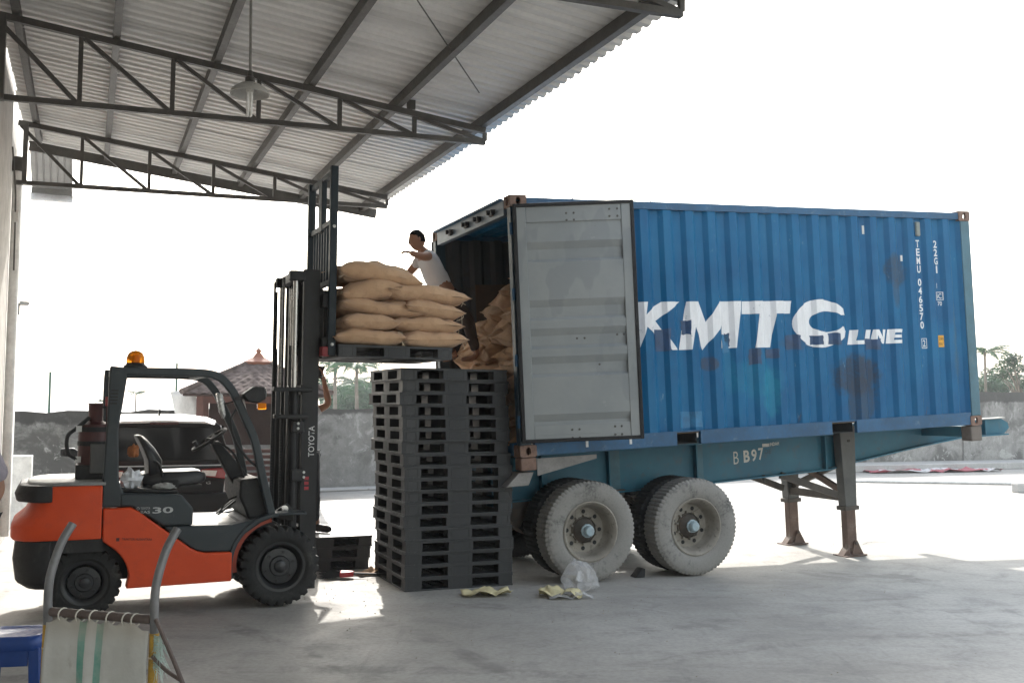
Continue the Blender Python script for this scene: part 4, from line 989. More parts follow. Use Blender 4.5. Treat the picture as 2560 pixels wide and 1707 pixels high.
# lettering on the body
mat_bodytxt = M('body_lettering', (.42, .43, .43), .45)
text_part('lettering', '30', .052, .165, mat_bodytxt, fk, lambda u, v: (-1.03+u, .0525, .845+v), .02)
text_part('lettering', 'TOYOTA', .018, .075, mat_bodytxt, fk, lambda u, v: (-1.125+u, .0525, .882+v), .004)
text_part('lettering', 'SAS', .022, .075, mat_bodytxt, fk, lambda u, v: (-1.125+u, .0525, .848+v), .01)
MB().lathe([(.012, 0), (.012, .001), (.008, .001), (.008, 0)], 16, (-1.145, .0515, .89), 'y').build('emblem', mat_bodytxt, fk)
mat_dkt = M('dark_lettering', (.07, .02, .015), .6)
text_part('lettering', 'TRAKTOR NUSANTARA', .02, .235, mat_dkt, fk, lambda u, v: (-1.265+u, .0175, .638+v-.06*u), .003)
MB().box(-1.31, -1.285, .0165, .0185, .632, .66).build('emblem', mat_dkt, fk)
# ---- loose things on the forklift
def crumple(name, c, r, mat, seed, label, cat, flat=.7, n=16):
    random.seed(seed); mb = MB(); rings = []
    for j in range(1, 10):
        ph = math.pi*j/10; ring = []
        for k in range(n):
            th = 2*math.pi*k/n; d = Vector((math.sin(ph)*math.cos(th), math.sin(ph)*math.sin(th), -math.cos(ph)))
            q = 1+.45*noise.noise(d*2.6+Vector((seed, 0, 0)))+.25*noise.noise(d*6+Vector((0, seed, 0)))
            ring.append((d.x*r*q, d.y*r*q, max(-r*flat*.8, d.z*r*q*flat)+r*flat*.8))
        rings.append(ring)
    mb.loft(rings); o = mb.build(name, mat, None, 0, smooth=25); o.location = c; tag(o, label, cat); return o
mat_film = M('white_film', (.68, .69, .72), .35, 0, .12)
F2W = lambda x, y, z: Vector((-2.04, 9.0, 0))+Matrix.Rotation(R(24), 3, 'Z')@Vector((x, y, z))
crumple('plastic_bag', F2W(-1.19, .28, 1.045), .085, mat_film, 3, 'crumpled white plastic bag tucked beside the forklift seat', 'bag', 1.0)
crumple('rag', F2W(-.93, .22, 1.028), .09, M('rag_grey', (.3, .3, .29), .9), 8, 'grey crumpled rag on the forklift engine hood', 'rag', .35)
crumple('glove', F2W(-1.17, .40, 1.30), .045, M('glove_orange', (.35, .13, .05), .9), 5, 'orange brown work glove stuck behind the forklift seat', 'glove', 1.3)

# ================================================================== PALLETS
def m_pallet():
    t = NT('pallet_black'); n1 = t.noise(3, 6, .65); n2 = t.noise(18, 6, .75); oi = t.node('ObjectInfo')
    c = t.mix(t.ramp(n1, .3, .7), (.014, .015, .017), (.028, .029, .031))
    c = t.mix(t.math('MULTIPLY', oi.outputs['Random'], .5), c, (.034, .035, .036))
    c = t.mix(t.math('MULTIPLY', t.ramp(n2, .58, .72), .4), c, (.09, .088, .083))
    c = t.mix(t.math('MULTIPLY', t.ramp(t.noise(30, 5, .8, src=t.mapping((.1, .1, 1.5))), .64, .7), .45), c, (.13, .125, .118))
    t.set(Base_Color=c, Roughness=t.ramp(n1, .3, .7, .42, .7)); t.bump(n2, .12, .004); return t.m
mat_pal = m_pallet()
PW, PH = 1.1, .118
def pallet_mesh():
    mb = MB(); xs = ((.0, .165), (.43, .68), (.955, 1.1)); ys = ((.0, .13), (.45, .65), (.965, 1.1)); e = .004
    # top deck: rim and lattice
    mb.box(0, PW, 0, PW, PH-.018, PH-.003)
    mb.box(-e, PW+e, -e, .05, PH-.022, PH); mb.box(-e, PW+e, PW-.05, PW+e, PH-.022, PH); mb.box(-e, .05, .05, PW-.05, PH-.022, PH); mb.box(PW-.05, PW+e, .05, PW-.05, PH-.022, PH)
    # bottom skids: rim plus lattice bars
    mb.box(-e, PW+e, -e, .12, 0, .016); mb.box(-e, PW+e, PW-.12, PW+e, 0, .016); mb.box(-e, .12, .12, PW-.12, 0, .016); mb.box(PW-.12, PW+e, .12, PW-.12, 0, .016); mb.box(.49, .61, .12, PW-.12, 0, .015); mb.box(.12, .49, .49, .61, 0, .014); mb.box(.61, PW-.12, .49, .61, 0, .014)
    for k in range(5): mb.box(.12, PW-.12, .16+.065*k, .175+.065*k, .002, .012); mb.box(.12, PW-.12, .64+.065*k, .655+.065*k, .002, .012)
    for k in range(4): mb.box(.17+.08*k, .185+.08*k, .12, PW-.12, .003, .011); mb.box(.64+.08*k, .655+.08*k, .12, PW-.12, .003, .011)
    for x0, x1 in xs:
        for y0, y1 in ys: mb.box(x0, x1, y0, y1, .015, PH-.018)
    # moulded ribs on the outer blocks
    for x in (.035, .128, .47, .64, 1.07): mb.box(x, x+.006, -e*.8, 0, .02, PH-.022)
    return mb.mesh('pallet')
pme = pallet_mesh()
ORD = ['topmost', 'second from the top', 'third from the top', 'fourth from the top', 'fifth from the top', 'sixth from the top', 'seventh from the top', 'eighth from the top', 'ninth from the top', 'tenth from the top', 'eighth from the bottom', 'seventh from the bottom', 'sixth from the bottom', 'fifth from the bottom', 'fourth from the bottom', 'third from the bottom', 'second from the bottom', 'lowest']
offs = [(-.075, .0), (-.055, .02), (-.07, .01), (-.055, .02), (-.05, .0), (-.05, .0), (-.048, .005), (-.03, .0), (-.03, -.01), (-.034, -.01), (-.02, 0), (-.02, .0), (-.02, 0), (-.018, .0), (0, 0), (0, 0), (0, 0), (0, 0)]
random.seed(5)
def bev(o, w=.004):
    b = o.modifiers.new('bevel', 'BEVEL'); b.width = w; b.segments = 1; b.limit_method = 'ANGLE'; b.angle_limit = R(40); return o
for i in range(18):
    o = bev(link_mesh('plastic_pallet', pme, mat_pal)); dx, dy = offs[i]
    o.location = G(2.85+dx+random.uniform(-.008, .008), 9.43+dy+random.uniform(-.008, .008), PH*(17-i)); o.rotation_euler.z = YAW+random.uniform(-.014, .014)
    tag(o, 'black plastic pallet, %s of the tall stack behind the trailer' % ORD[i], 'pallet', 'pallets in the tall stack')
for i in range(3):
    o = bev(link_mesh('plastic_pallet', pme, mat_pal)); o.location = G(1.78+.02*i, 10.92, PH*i); o.rotation_euler.z = YAW+.01*i
    tag(o, 'black plastic pallet, %s of the low stack behind the mast' % ['lowest', 'middle one', 'top one'][i], 'pallet', 'pallets in the low stack')
o = bev(link_mesh('plastic_pallet', pme, mat_pal)); o.location = F2W(.535, .06, 2.232-.035); o.rotation_euler.z = R(24)
tag(o, 'black plastic pallet raised on the forklift forks under the sacks', 'pallet')

# ================================================================== SACKS
def m_jute():
    t = NT('jute'); n1 = t.noise(2.5, 5, .6); n2 = t.noise(14, 5, .7)
    w1 = t.node('TexWave', wave_type='BANDS', bands_direction='X'); w1.inputs['Scale'].default_value = 75; w1.inputs['Distortion'].default_value = 1.5; w1.inputs['Detail Scale'].default_value = 3; t.L(t.co, w1.inputs['Vector'])
    w2 = t.node('TexWave', wave_type='BANDS', bands_direction='Y'); w2.inputs['Scale'].default_value = 75; w2.inputs['Distortion'].default_value = 1.5; w2.inputs['Detail Scale'].default_value = 3; t.L(t.co, w2.inputs['Vector'])
    wv = t.math('MULTIPLY', w1.outputs['Fac'], w2.outputs['Fac'])
    oi = t.node('ObjectInfo')
    c = t.mix(t.ramp(n1, .3, .7), (.53, .325, .19), (.66, .43, .265))
    c = t.mix(t.math('MULTIPLY', oi.outputs['Random'], .4), c, (.56, .37, .235))
    c = t.mix(t.math('MULTIPLY', t.ramp(n2, .5, .72), .35), c, (.33, .2, .115))
    c = t.mix(t.math('MULTIPLY', t.ramp(wv, .5, .1), .18), c, (.22, .14, .08))
    sy_ = t.sep()[1]; sl = t.ramp(t.math('ABSOLUTE', t.math('ADD', t.math('ADD', sy_, .19), t.math('MULTIPLY', t.math('SUBTRACT', t.noise(4, 3), .5), .05))), .007, .003)
    c = t.mix(t.math('MULTIPLY', sl, .55), c, (.2, .12, .07))
    t.set(Base_Color=c, Roughness=.95); t.p.inputs['Specular IOR Level'].default_value = .15; t.p.inputs['Sheen Weight'].default_value = .2
    t.bump(t.math('ADD', t.math('MULTIPLY', wv, .6), t.math('ADD', n2, t.math('MULTIPLY', t.noise(7, 5, .7, dist=.5), 1.6))), .5, .008); return t.m
mat_jute = m_jute(); mat_twine = M('twine', (.55, .46, .34), .9)
def sack_mesh(L, W, H, seed, sag=.0, ears=.05):
    rnd = random.Random(seed); sv = Vector((seed*3.1, seed*1.7, seed*.9)); nu, nv = 40, 26; mb = MB()
    def pt(u, v, top):
        # plan outline: rounded rectangle whose corners pull out into ears
        ca = (abs(u)**5)*(abs(v)**5)
        sx = 1-.04*(abs(v)**2)*(1-ca)+ears*ca*1.2; sy = 1-.07*(abs(u)**3)*(1-ca)+ears*ca
        x = u*L/2*sx; y = v*W/2*sy
        tt = max(0, 1-abs(u)**4.6)**.5*max(0, 1-abs(v)**3.4)**.5
        hz = tt*H/2
        n_ = noise.noise(Vector((x*4, y*4, top*1.5))+sv)*.034+noise.noise(Vector((x*11, y*11, top))+sv)*.016-.030*max(0, .35-abs(noise.noise(Vector((x*7, y*7, 2))+sv)))*(abs(u)**2+.35)-.022*max(0, .3-abs(noise.noise(Vector((x*5, y*16, 7))+sv)))*(abs(u)+.2)
        pinch = (1-tt)*noise.noise(Vector((v*7, u*3, top))+sv)*.016*(1 if abs(u) > .6 else .5)
        z = (hz+n_*tt*1.3 if top > 0 else -hz*.85+n_*tt*.5)+pinch*.6
        z += -sag*u*u+.012*noise.noise(Vector((u*1.3, v*1.3, 5))+sv)
        return (x+pinch*.4, y, z)
    for top in (1, -1):
        base = len(mb.v)
        for i in range(nu+1):
            u = -1+2*i/nu; u = math.copysign(abs(u)**.8, u)
            for j in range(nv+1):
                v = -1+2*j/nv; v = math.copysign(abs(v)**.8, v)
                mb.v.append(pt(u, v, top))
        for i in range(nu):
            for j in range(nv):
                a = base+i*(nv+1)+j; q = (a, a+1, a+nv+2, a+nv+1)
                mb.f.append(q if top < 0 else q[::-1])
    # stitched hems at both ends
    for sgn in (-1, 1):
        base = len(mb.v); k = 14
        for j in range(k+1):
            v = -1+2*j/k; p = Vector(pt(sgn, v*.93, 1)); fl_ = .018+.012*noise.noise(Vector((v*3, seed, sgn)))
            mb.v += [tuple(p+Vector((-sgn*.01, 0, .004))), tuple(p+Vector((sgn*fl_, 0, .012*noise.noise(Vector((v*5, sgn, seed)))))), tuple(p+Vector((-sgn*.01, 0, -.006)))]
        for j in range(k):
            for q in range(2):
                a = base+3*j+q; mb.f.append((a, a+1, a+4, a+3))
    me = bpy.data.meshes.new('sack'); me.from_pydata(mb.v, [], mb.f); me.update()
    bm = bmesh.new(); bm.from_mesh(me); bmesh.ops.remove_doubles(bm, verts=bm.verts, dist=.0008); bmesh.ops.recalc_face_normals(bm, faces=bm.faces); bm.to_mesh(me); bm.free()
    me.materials.append(mat_jute); me.shade_smooth(); return me
def twine_at(parent, p, seed):
    rnd = random.Random(seed); p = Vector(p); mb = MB()
    for k in range(2):
        q = [p, p+Vector((rnd.uniform(-.03, .03), -.03, -.02)), p+Vector((rnd.uniform(-.04, .04), -.035, -.06)), p+Vector((rnd.uniform(-.03, .05), -.02, -rnd.uniform(.08, .13)))]
        mb.tube(smoothpath(q, 4), .0028, 5)
    mb.build('twine', mat_twine, parent)
#  x0, x1, z0, H, y-centre, tilt(deg about y), roll, label
bags = [(.52, 1.17, 2.312, .165, .30, 0, 0, 'jute sack at the left of the bottom row on the raised pallet'),
        (1.14, 1.76, 2.312, .165, .29, -2, 0, 'jute sack at the right of the bottom row on the raised pallet'),
        (.57, 1.08, 2.455, .165, .29, 0, 0, 'short jute sack at the left of the second row up on the raised pallet'),
        (1.06, 1.73, 2.455, .16, .30, 2, 0, 'jute sack at the right of the second row up on the raised pallet'),
        (.55, 1.33, 2.59, .165, .31, 4, 0, 'long jute sack at the left of the middle row on the raised pallet'),
        (1.17, 1.73, 2.59, .175, .28, 5, 0, 'jute sack at the right of the middle row on the raised pallet'),
        (.58, 1.12, 2.73, .20, .29, -9, 0, 'jute sack tilted up to the right in the fourth row of the raised load'),
        (.97, 1.78, 2.735, .175, .29, 3, 0, 'jute sack at the right of the fourth row overhanging the load'),
        (.55, 1.32, 2.885, .19, .30, 7, 0, 'jute sack on top of the near side of the raised load'),
        (.50, 1.2, 2.93, .18, .80, 5, 0, 'jute sack at the far left top of the raised load'),
        (1.05, 1.74, 2.86, .10, .80, 2, 0, 'flat jute sack at the far right top of the raised load')]
for i, (x0, x1, z0, H, yc, tl, rl, lab) in enumerate(bags):
    o = link_mesh('jute_sack', sack_mesh(x1-x0+.01, .57, H*1.10, i+2, .006 if i < 8 else .02), None)
    o.location = F2W((x0+x1)/2, yc, z0+H*.47); o.rotation_euler = (R(rl), R(tl), R(24+(-3, 2, 3, -2, 2, 0, -4, 3, -2, 2, 0)[i])); tag(o, lab, 'sack', 'sacks on the raised pallet')
    o.rotation_euler = (Matrix.Rotation(R(24+(-3, 2, 3, -2, 2, 0, -4, 3, -2, 2, 0)[i]), 3, 'Z')@Matrix.Rotation(R(tl), 3, 'Y')).to_euler()
    if i in (0, 1, 3, 5, 6, 7, 8): twine_at(o, ((x1-x0)/2*(-.95 if i in (6, 8) else .93), -.2, .02), i)
    if i in (0, 1): twine_at(o, ((x1-x0)*(.42 if i == 0 else -.1), -.22, .06), i+20)
for i, (x, z0, L) in enumerate(((.83, 2.312, .62), (1.43, 2.312, .6), (.85, 2.46, .64), (1.42, 2.46, .62), (.84, 2.6, .62), (1.42, 2.6, .62), (.84, 2.75, .62), (1.44, 2.73, .6))):
    o = link_mesh('jute_sack', sack_mesh(L, .52, .165, 40+i, .01), None); o.location = F2W(x, .86, z0+.08); o.rotation_euler.z = R(24+(i % 3-1)*2)
    tag(o, 'jute sack on the far half of the raised pallet behind the near sacks', 'sack', 'sacks behind on the raised pallet')
# sacks heaped inside the container
pile = [sack_mesh(.62-.12*(k % 2), .44-.07*(k % 2), .22, 60+k, .02, .11) for k in range(8)]
random.seed(21)
CM = Matrix.Rotation(YAW, 3, 'Z')@Matrix.Rotation(NOSE, 3, 'Y')
n_p = 0
for k in range(11):
    z_ = .165+.085+.158*k; y = .33 if k % 2 else .46
    ys = []
    while y < 2.25:
        ys.append(y); y += random.uniform(.30, .38)
    for y in ys:
        if z_ > 2.02-.36*y+random.uniform(-.08, .08): continue
        front = .0+.01*k+.006*y*k
        for d in range(1 if y > 1.4 else 2):
            o = link_mesh('jute_sack', random.choice(pile), None)
            s = front+.31+d*.52+random.uniform(-.03, .07)
            o.location = CO+CM@Vector((s, y, z_+random.uniform(-.03, .03)))
            e = CM@Matrix.Rotation(random.uniform(-.35, .35)*(1 if .6 < y < 1.9 else .25)+(math.pi if random.random() < .5 else 0), 3, 'Z')@Matrix.Rotation(random.uniform(-.05, .25), 3, 'Y')@Matrix.Rotation(random.uniform(-.3, .3), 3, 'X')
            o.rotation_euler = e.to_euler(); n_p += 1
            tag(o, 'jute sack in the heap inside the blue container', 'sack', 'sacks heaped in the container')
for k in range(9):
    o = link_mesh('jute_sack', random.choice(pile), None); y = .62+.16*k; s = .36+.03*(k % 3)
    o.location = CO+CM@Vector((s, y, .42+.2*(k % 3)+.06*math.sin(k))); o.rotation_euler = (CM@Matrix.Rotation(1.2+.3*k, 3, 'Z')@Matrix.Rotation(.25*((k % 3)-1), 3, 'X')).to_euler()
    tag(o, 'jute sack in the heap inside the blue container', 'sack', 'sacks heaped in the container')

# ================================================================== PEOPLE
mat_skin = M('skin_brown', (.31, .16, .1), .55, 0, .12, 12)
mat_skin_d = M('skin_dark', (.12, .06, .04), .55, 0, .15, 12)
mat_hair = M('hair_black', (.009, .008, .008), .95, 0, .3, 60, spec=.1)
def skin_mesh(name, pts, edges, rad, sub=2):
    me = bpy.data.meshes.new(name); me.from_pydata([tuple(p) for p in pts], edges, []); o = bpy.data.objects.new(name, me); COL.objects.link(o)
    o.modifiers.new('s', 'SKIN'); s2 = o.modifiers.new('u', 'SUBSURF'); s2.levels = s2.render_levels = sub
    sv = me.skin_vertices[0].data
    for i, r in enumerate(rad): sv[i].radius = (r, r) if not isinstance(r, tuple) else r
    sv[0].use_root = True
    dg = bpy.context.evaluated_depsgraph_get(); out = bpy.data.meshes.new_from_object(o.evaluated_get(dg)); bpy.data.objects.remove(o); bpy.data.meshes.remove(me)
    return out
def chains(ch):
    """ch: list of lists of (point, radius); first point of each later chain is an index of an existing vertex or a point"""
    pts, rad, ed = [], [], []
    for c in ch:
        prev = None
        for q in c:
            if isinstance(q, int): prev = q; continue
            pts.append(q[0]); rad.append(q[1]); i = len(pts)-1
            if prev is not None: ed.append((prev, i))
            prev = i
    return pts, ed, rad
def head_bm(bm, c, fwd, up, r=.1):
    fwd = Vector(fwd).normalized(); up = (Vector(up)-fwd*Vector(up).dot(fwd)).normalized(); lf = up.cross(fwd); c = Vector(c)
    def P(f, l, u): return c+fwd*f*r+lf*l*r+up*u*r
    n, m = 20, 14; rings = []
    for j in range(1, m):
        ph = math.pi*j/m; ring = []
        for k in range(n):
            th = 2*math.pi*k/n; f, l, u = math.sin(ph)*math.cos(th), math.sin(ph)*math.sin(th), -math.cos(ph)
            ff, ll, uu = f*.98, l*.78, u*1.22
            if u < 0: ll *= 1-.28*abs(u); ff *= 1-.10*abs(u)      # jaw
            if f > .75 and abs(l) < .28 and -.35 < u < .12: ff += .16*(1-abs(l)/.28)*(.12-u)/.47   # nose
            if f > .6 and .0 < u < .25 and .2 < abs(l) < .6: ff -= .07                              # eye sockets
            if f > .6 and -.62 < u < -.48 and abs(l) < .4: ff -= .05                                # mouth line
            ring.append(bm.verts.new(P(ff, ll, uu)))
        rings.append(ring)
    for a, b_ in zip(rings[:-1], rings[1:]):
        for k in range(n): bm.faces.new((a[k], a[(k+1) % n], b_[(k+1) % n], b_[k]))
    bm.faces.new(rings[0][::-1]); bm.faces.new(rings[-1])
    for s in (-1, 1):     # ears
        ear = []
        for k in range(8):
            t = 2*math.pi*k/8; ear.append((P(-.05+.13*math.cos(t), s*.76, .0+.26*math.sin(t)), P(-.12+.16*math.cos(t), s*.93, .02+.30*math.sin(t))))
        i_ = [bm.verts.new(a) for a, _ in ear]; o_ = [bm.verts.new(b2) for _, b2 in ear]
        for k in range(8): bm.faces.new((i_[k], i_[(k+1) % 8], o_[(k+1) % 8], o_[k]))
        bm.faces.new(o_)
    return P
def hair(P, parent, cover=.0, r=1.07):
    mb = MB(); n, m = 22, 9; rings = []
    for j in range(m):
        ph = math.pi/2*(j/m)*1.25; ring = []
        for k in range(n):
            th = 2*math.pi*k/n; low = -.35 if math.cos(th) < .1 else .55   # hairline: high in front, low behind
            u = math.cos(ph); u = max(u, low+.04*math.sin(th*7)); s_ = math.sqrt(max(0, 1-u*u))
            f, l = s_*math.cos(th), s_*math.sin(th)
            w_ = 1+.03*noise.noise(Vector((f*6, l*6, u*6)))
            ring.append(tuple(P(f*.98*r*w_, l*.8*r*w_, u*1.22*r*w_)))
        rings.append(ring)
    mb.loft(rings[1:], cap=True); return mb.build('hair', mat_hair, parent, smooth=60)
def hand_chains(w, d, n_, side, L=.085):
    """five short finger chains rooted in the palm: w wrist, d finger direction, n_ palm normal, side towards the thumb"""
    w, d, n_, side = (Vector(q) for q in (w, d, n_, side)); out = []
    for k, (off, ln) in enumerate(((.033, .072), (.012, .085), (-.010, .078), (-.030, .060))):
        a = w+d*.085+side*off; b_ = a+d*ln*.5+n_*.010; c = b_+d*ln*.4+n_*.028
        out.append((a-d*.03, a, b_, c))
    a = w+d*.03+side*.035; out.append((a-d*.01-side*.01, a+side*.015, a+d*.03+side*.03+n_*.01, a+d*.055+side*.028+n_*.025))
    return out
def person(name, body, clothes, head, hands, label, skin, hairm=True):
    """body: chains for skin; clothes: list of (name, chains, mat); head: (centre, fwd, up)"""
    pts, ed, rad = chains(body); me = skin_mesh('body', pts, ed, rad)
    bm = bmesh.new(); bm.from_mesh(me)
    P = head_bm(bm, *head)
    for h in hands:
        for f in hand_chains(*h):
            p2, e2, r2 = chains([[(f[0], .011), (f[1], .0105), (f[2], .0095), (f[3], .0075)]])
            fm = skin_mesh('finger', p2, e2, r2, 1); bm.from_mesh(fm); bpy.data.meshes.remove(fm)
    bm.to_mesh(me); bm.free(); me.materials.clear(); me.materials.append(skin); me.shade_smooth()
    o = link_mesh(name, me, skin); tag(o, label, 'person')
    if hairm: hair(P, o)
    for nm, ch, mt_ in clothes:
        p2, e2, r2 = chains(ch); cm = skin_mesh(nm, p2, e2, r2)
        for v in cm.vertices: v.co += v.normal*(.007*noise.noise(v.co*22)+.013*noise.noise(Vector((v.co.x*11, v.co.y*11, v.co.z*6))))
        cm.materials.clear(); cm.materials.append(mt_); cm.shade_smooth(); link_mesh(nm, cm, mt_, o)
    return o
mat_tee = M('tshirt_white', (.62, .62, .64), .9, 0, .06, 5); mat_pant = M('trousers_dark', (.028, .03, .035), .9, 0, .2)
mat_short = M('shorts_brown', (.05, .035, .03), .9, 0, .2)
# man leaning out of the container over the sacks (grid coordinates b, t, z)
g = lambda b, t, z: G(b, t, z)
hipc, chest, neck = g(3.64, 10.66, 2.98), g(3.44, 10.62, 3.30), g(3.345, 10.6, 3.44)
shN, shF = g(3.40, 10.47, 3.385), g(3.38, 10.77, 3.38)
elN, wrN = g(3.28, 10.36, 3.345), g(3.17, 10.33, 3.365)
kn1, an1 = g(3.86, 10.52, 2.66), g(3.97, 10.54, 2.33)
kn2, an2 = g(3.60, 10.84, 2.62), g(3.84, 10.86, 2.32)
body = [[(hipc, .13), (hipc.lerp(chest, .5), .115), (chest, .125), (neck, .055), (g(3.31, 10.6, 3.50), .05)],
        [2, (shN, .062), (elN, .049), (wrN, .033), (wrN+(wrN-elN).normalized()*.06, (.022, .034))],
        [2, (shF, .058), (g(3.25, 10.86, 3.2), .042), (g(3.14, 10.80, 3.08), .03)],
        [0, (g(3.70, 10.56, 2.93), .095), (kn1, .062), (kn1.lerp(an1, .45), .052), (an1, .036), (an1+VB*-.06+Vector((0, 0, -.05)), .034), (an1+VB*-.19-Vector((0, 0, .06)), .024)],
        [0, (g(3.62, 10.78, 2.93), .095), (kn2, .062), (an2, .036), (an2+VB*-.17-Vector((0, 0, .05)), .026)]]
dN = (wrN-elN).normalized()
man = person('person', body,
    [('t_shirt', [[(hipc.lerp(chest, .12), .148), (hipc.lerp(chest, .5), .140), (chest, .148), (chest.lerp(neck, .7), .085)], [2, (shN, .082), (shN.lerp(elN, .62), .066)], [2, (shF, .08), (shF.lerp(g(3.25, 10.86, 3.2), .6), .064)]], mat_tee),
     ('trousers', [[(hipc.lerp(chest, .25), .138), (hipc, .145), (g(3.70, 10.56, 2.93), .11), (kn1, .078), (kn1.lerp(an1, .5), .066), (kn1.lerp(an1, .88), .056)], [1, (g(3.62, 10.78, 2.93), .11), (kn2, .078), (kn2.lerp(an2, .88), .056)]], mat_short)],
    (g(3.275, 10.585, 3.555), -VB*1+UT*.1+Vector((0, 0, -.12)), (0, 0, 1), .093), [(wrN+dN*.01, dN, Vector((0, 0, -1)), UT*-1)],
    'person in white t-shirt leaning out of the container with one arm reaching over the sacks', mat_skin)
# person behind the mast, arm raised, standing on the low pallets
zb = .358; hip2 = g(2.25, 11.45, zb+.86); ch2 = g(2.25, 11.45, zb+1.22); sh2 = g(2.36, 11.40, zb+1.33); el2 = g(2.52, 11.38, 1.77); wr2 = g(2.455, 11.36, 2.02)
shl = g(2.16, 11.5, zb+1.33)
body = [[(hip2, .12), (hip2.lerp(ch2, .5), .11), (ch2, .12), (g(2.285, 11.45, zb+1.42), .055), (g(2.28, 11.45, zb+1.48), .05)],
        [2, (sh2, .055), (el2, .042), (el2.lerp(wr2, .3), .044), (wr2, .027), (wr2+(wr2-el2).normalized()*.06, (.022, .034))],
        [2, (shl, .055), (g(2.1, 11.4, zb+1.08), .042), (g(2.16, 11.25, zb+.95), .03)],
        [0, (g(2.34, 11.42, zb+.82), .09), (g(2.36, 11.40, zb+.46), .062), (g(2.41, 11.43, zb+.09), .04), (g(2.43, 11.38, zb+.04), .038), (g(2.52, 11.26, zb+.03), .03)],
        [0, (g(2.22, 11.5, zb+.82), .09), (g(2.2, 11.48, zb+.46), .062), (g(2.19, 11.52, zb+.09), .04), (g(2.19, 11.36, zb+.03), .03)]]
d2 = (wr2-el2).normalized()
p2o = person('person', body,
    [('t_shirt', [[(hip2.lerp(ch2, .05), .14), (hip2.lerp(ch2, .5), .133), (ch2, .142), (g(2.287, 11.45, zb+1.37), .08)], [2, (sh2, .078), (sh2.lerp(el2, .5), .064)], [2, (shl, .078), (shl.lerp(g(2.1, 11.4, zb+1.08), .6), .062)]], mat_tee),
     ('trousers', [[(hip2, .135), (g(2.345, 11.42, zb+.80), .105), (g(2.36, 11.40, zb+.46), .085), (g(2.38, 11.43, zb+.1), .066)], [0, (g(2.22, 11.5, zb+.80), .105), (g(2.2, 11.48, zb+.46), .085), (g(2.19, 11.52, zb+.1), .066)]], mat_pant),
     ('shoe', [[(g(2.405, 11.45, zb+.05), .05), (g(2.44, 11.37, zb+.045), .047), (g(2.54, 11.25, zb+.036), .035)]], mat_blk), ('shoe', [[(g(2.19, 11.54, zb+.05), .05), (g(2.19, 11.44, zb+.045), .047), (g(2.19, 11.31, zb+.036), .035)]], mat_blk)],
    (g(2.275, 11.44, zb+1.575), -UT*.6+VB*.7+Vector((0, 0, .2)), (0, 0, 1), .093), [(wr2+d2*.01, d2, -VB, -UT)],
    'person behind the forklift mast standing on low pallets with one bare arm raised', mat_skin)
ph = MB().box(-.035, .035, -.006, .006, -.07, .07).build('mobile_phone', mat_blk, None, .006); ph.location = g(2.40, 11.325, 2.125); ph.rotation_euler = (R(10), R(12), YAW)
tag(ph, 'small dark handheld device held up behind the forklift mast', 'phone')
# person at the left edge beside the shed wall, walking
cX, cY = -3.88, 7.3
def q3(x, y, z): return Vector((cX+x, cY+y, z))
hip3, ch3 = q3(0, 0, .92), q3(0, -.02, 1.3)
body = [[(hip3, .12), (hip3.lerp(ch3, .5), .115), (ch3, .12), (q3(0, -.02, 1.5), .055), (q3(0, -.03, 1.56), .05)],
        [2, (q3(.17, -.02, 1.42), .06), (q3(.24, .03, 1.14), .043), (q3(.20, -.12, .95), .03), (q3(.19, -.15, .89), (.022, .034))],
        [2, (q3(-.17, 0, 1.42), .06), (q3(-.22, .04, 1.14), .043), (q3(-.2, -.1, .92), .03)],
        [0, (q3(.1, -.02, .88), .09), (q3(.14, -.16, .48), .062), (q3(.17, -.26, .1), .04), (q3(.21, -.29, .05), .036), (q3(.31, -.37, .035), .03)],
        [0, (q3(-.06, .03, .88), .09), (q3(-.02, .18, .47), .062), (q3(.03, .42, .18), .04), (q3(.05, .36, .08), .034), (q3(.09, .28, .035), .028)]]
mat_mauve = M('shirt_mauve', (.3, .27, .31), .9, 0, .2, 14, (.2, .17, .2), .35, 20)
person('person', body,
    [('shirt', [[(hip3.lerp(ch3, -.02), .16), (hip3.lerp(ch3, .5), .15), (ch3, .155), (q3(0, -.02, 1.47), .09)], [2, (q3(.17, -.02, 1.42), .09), (q3(.235, .02, 1.18), .088)], [2, (q3(-.17, 0, 1.42), .09), (q3(-.22, .03, 1.18), .085)]], mat_mauve),
     ('shorts', [[(hip3, .15), (q3(.1, -.02, .86), .115), (q3(.135, -.14, .52), .1)], [0, (q3(-.06, .03, .86), .115), (q3(-.02, .16, .5), .1)]], mat_pant),
     ('sandal', [[(q3(.15, -.22, .012), .03), (q3(.22, -.30, .011), .045), (q3(.33, -.39, .011), .04)]], mat_blk)],
    (q3(0, -.05, 1.66), (.2, -1, -.1), (0, 0, 1), .096), [(q3(.19, -.15, .89), Vector((0, -.3, -.95)), Vector((-1, 0, 0)), Vector((0, -1, 0)))],
    'person in mauve shirt and sandals mostly cut off by the left picture edge', mat_skin)

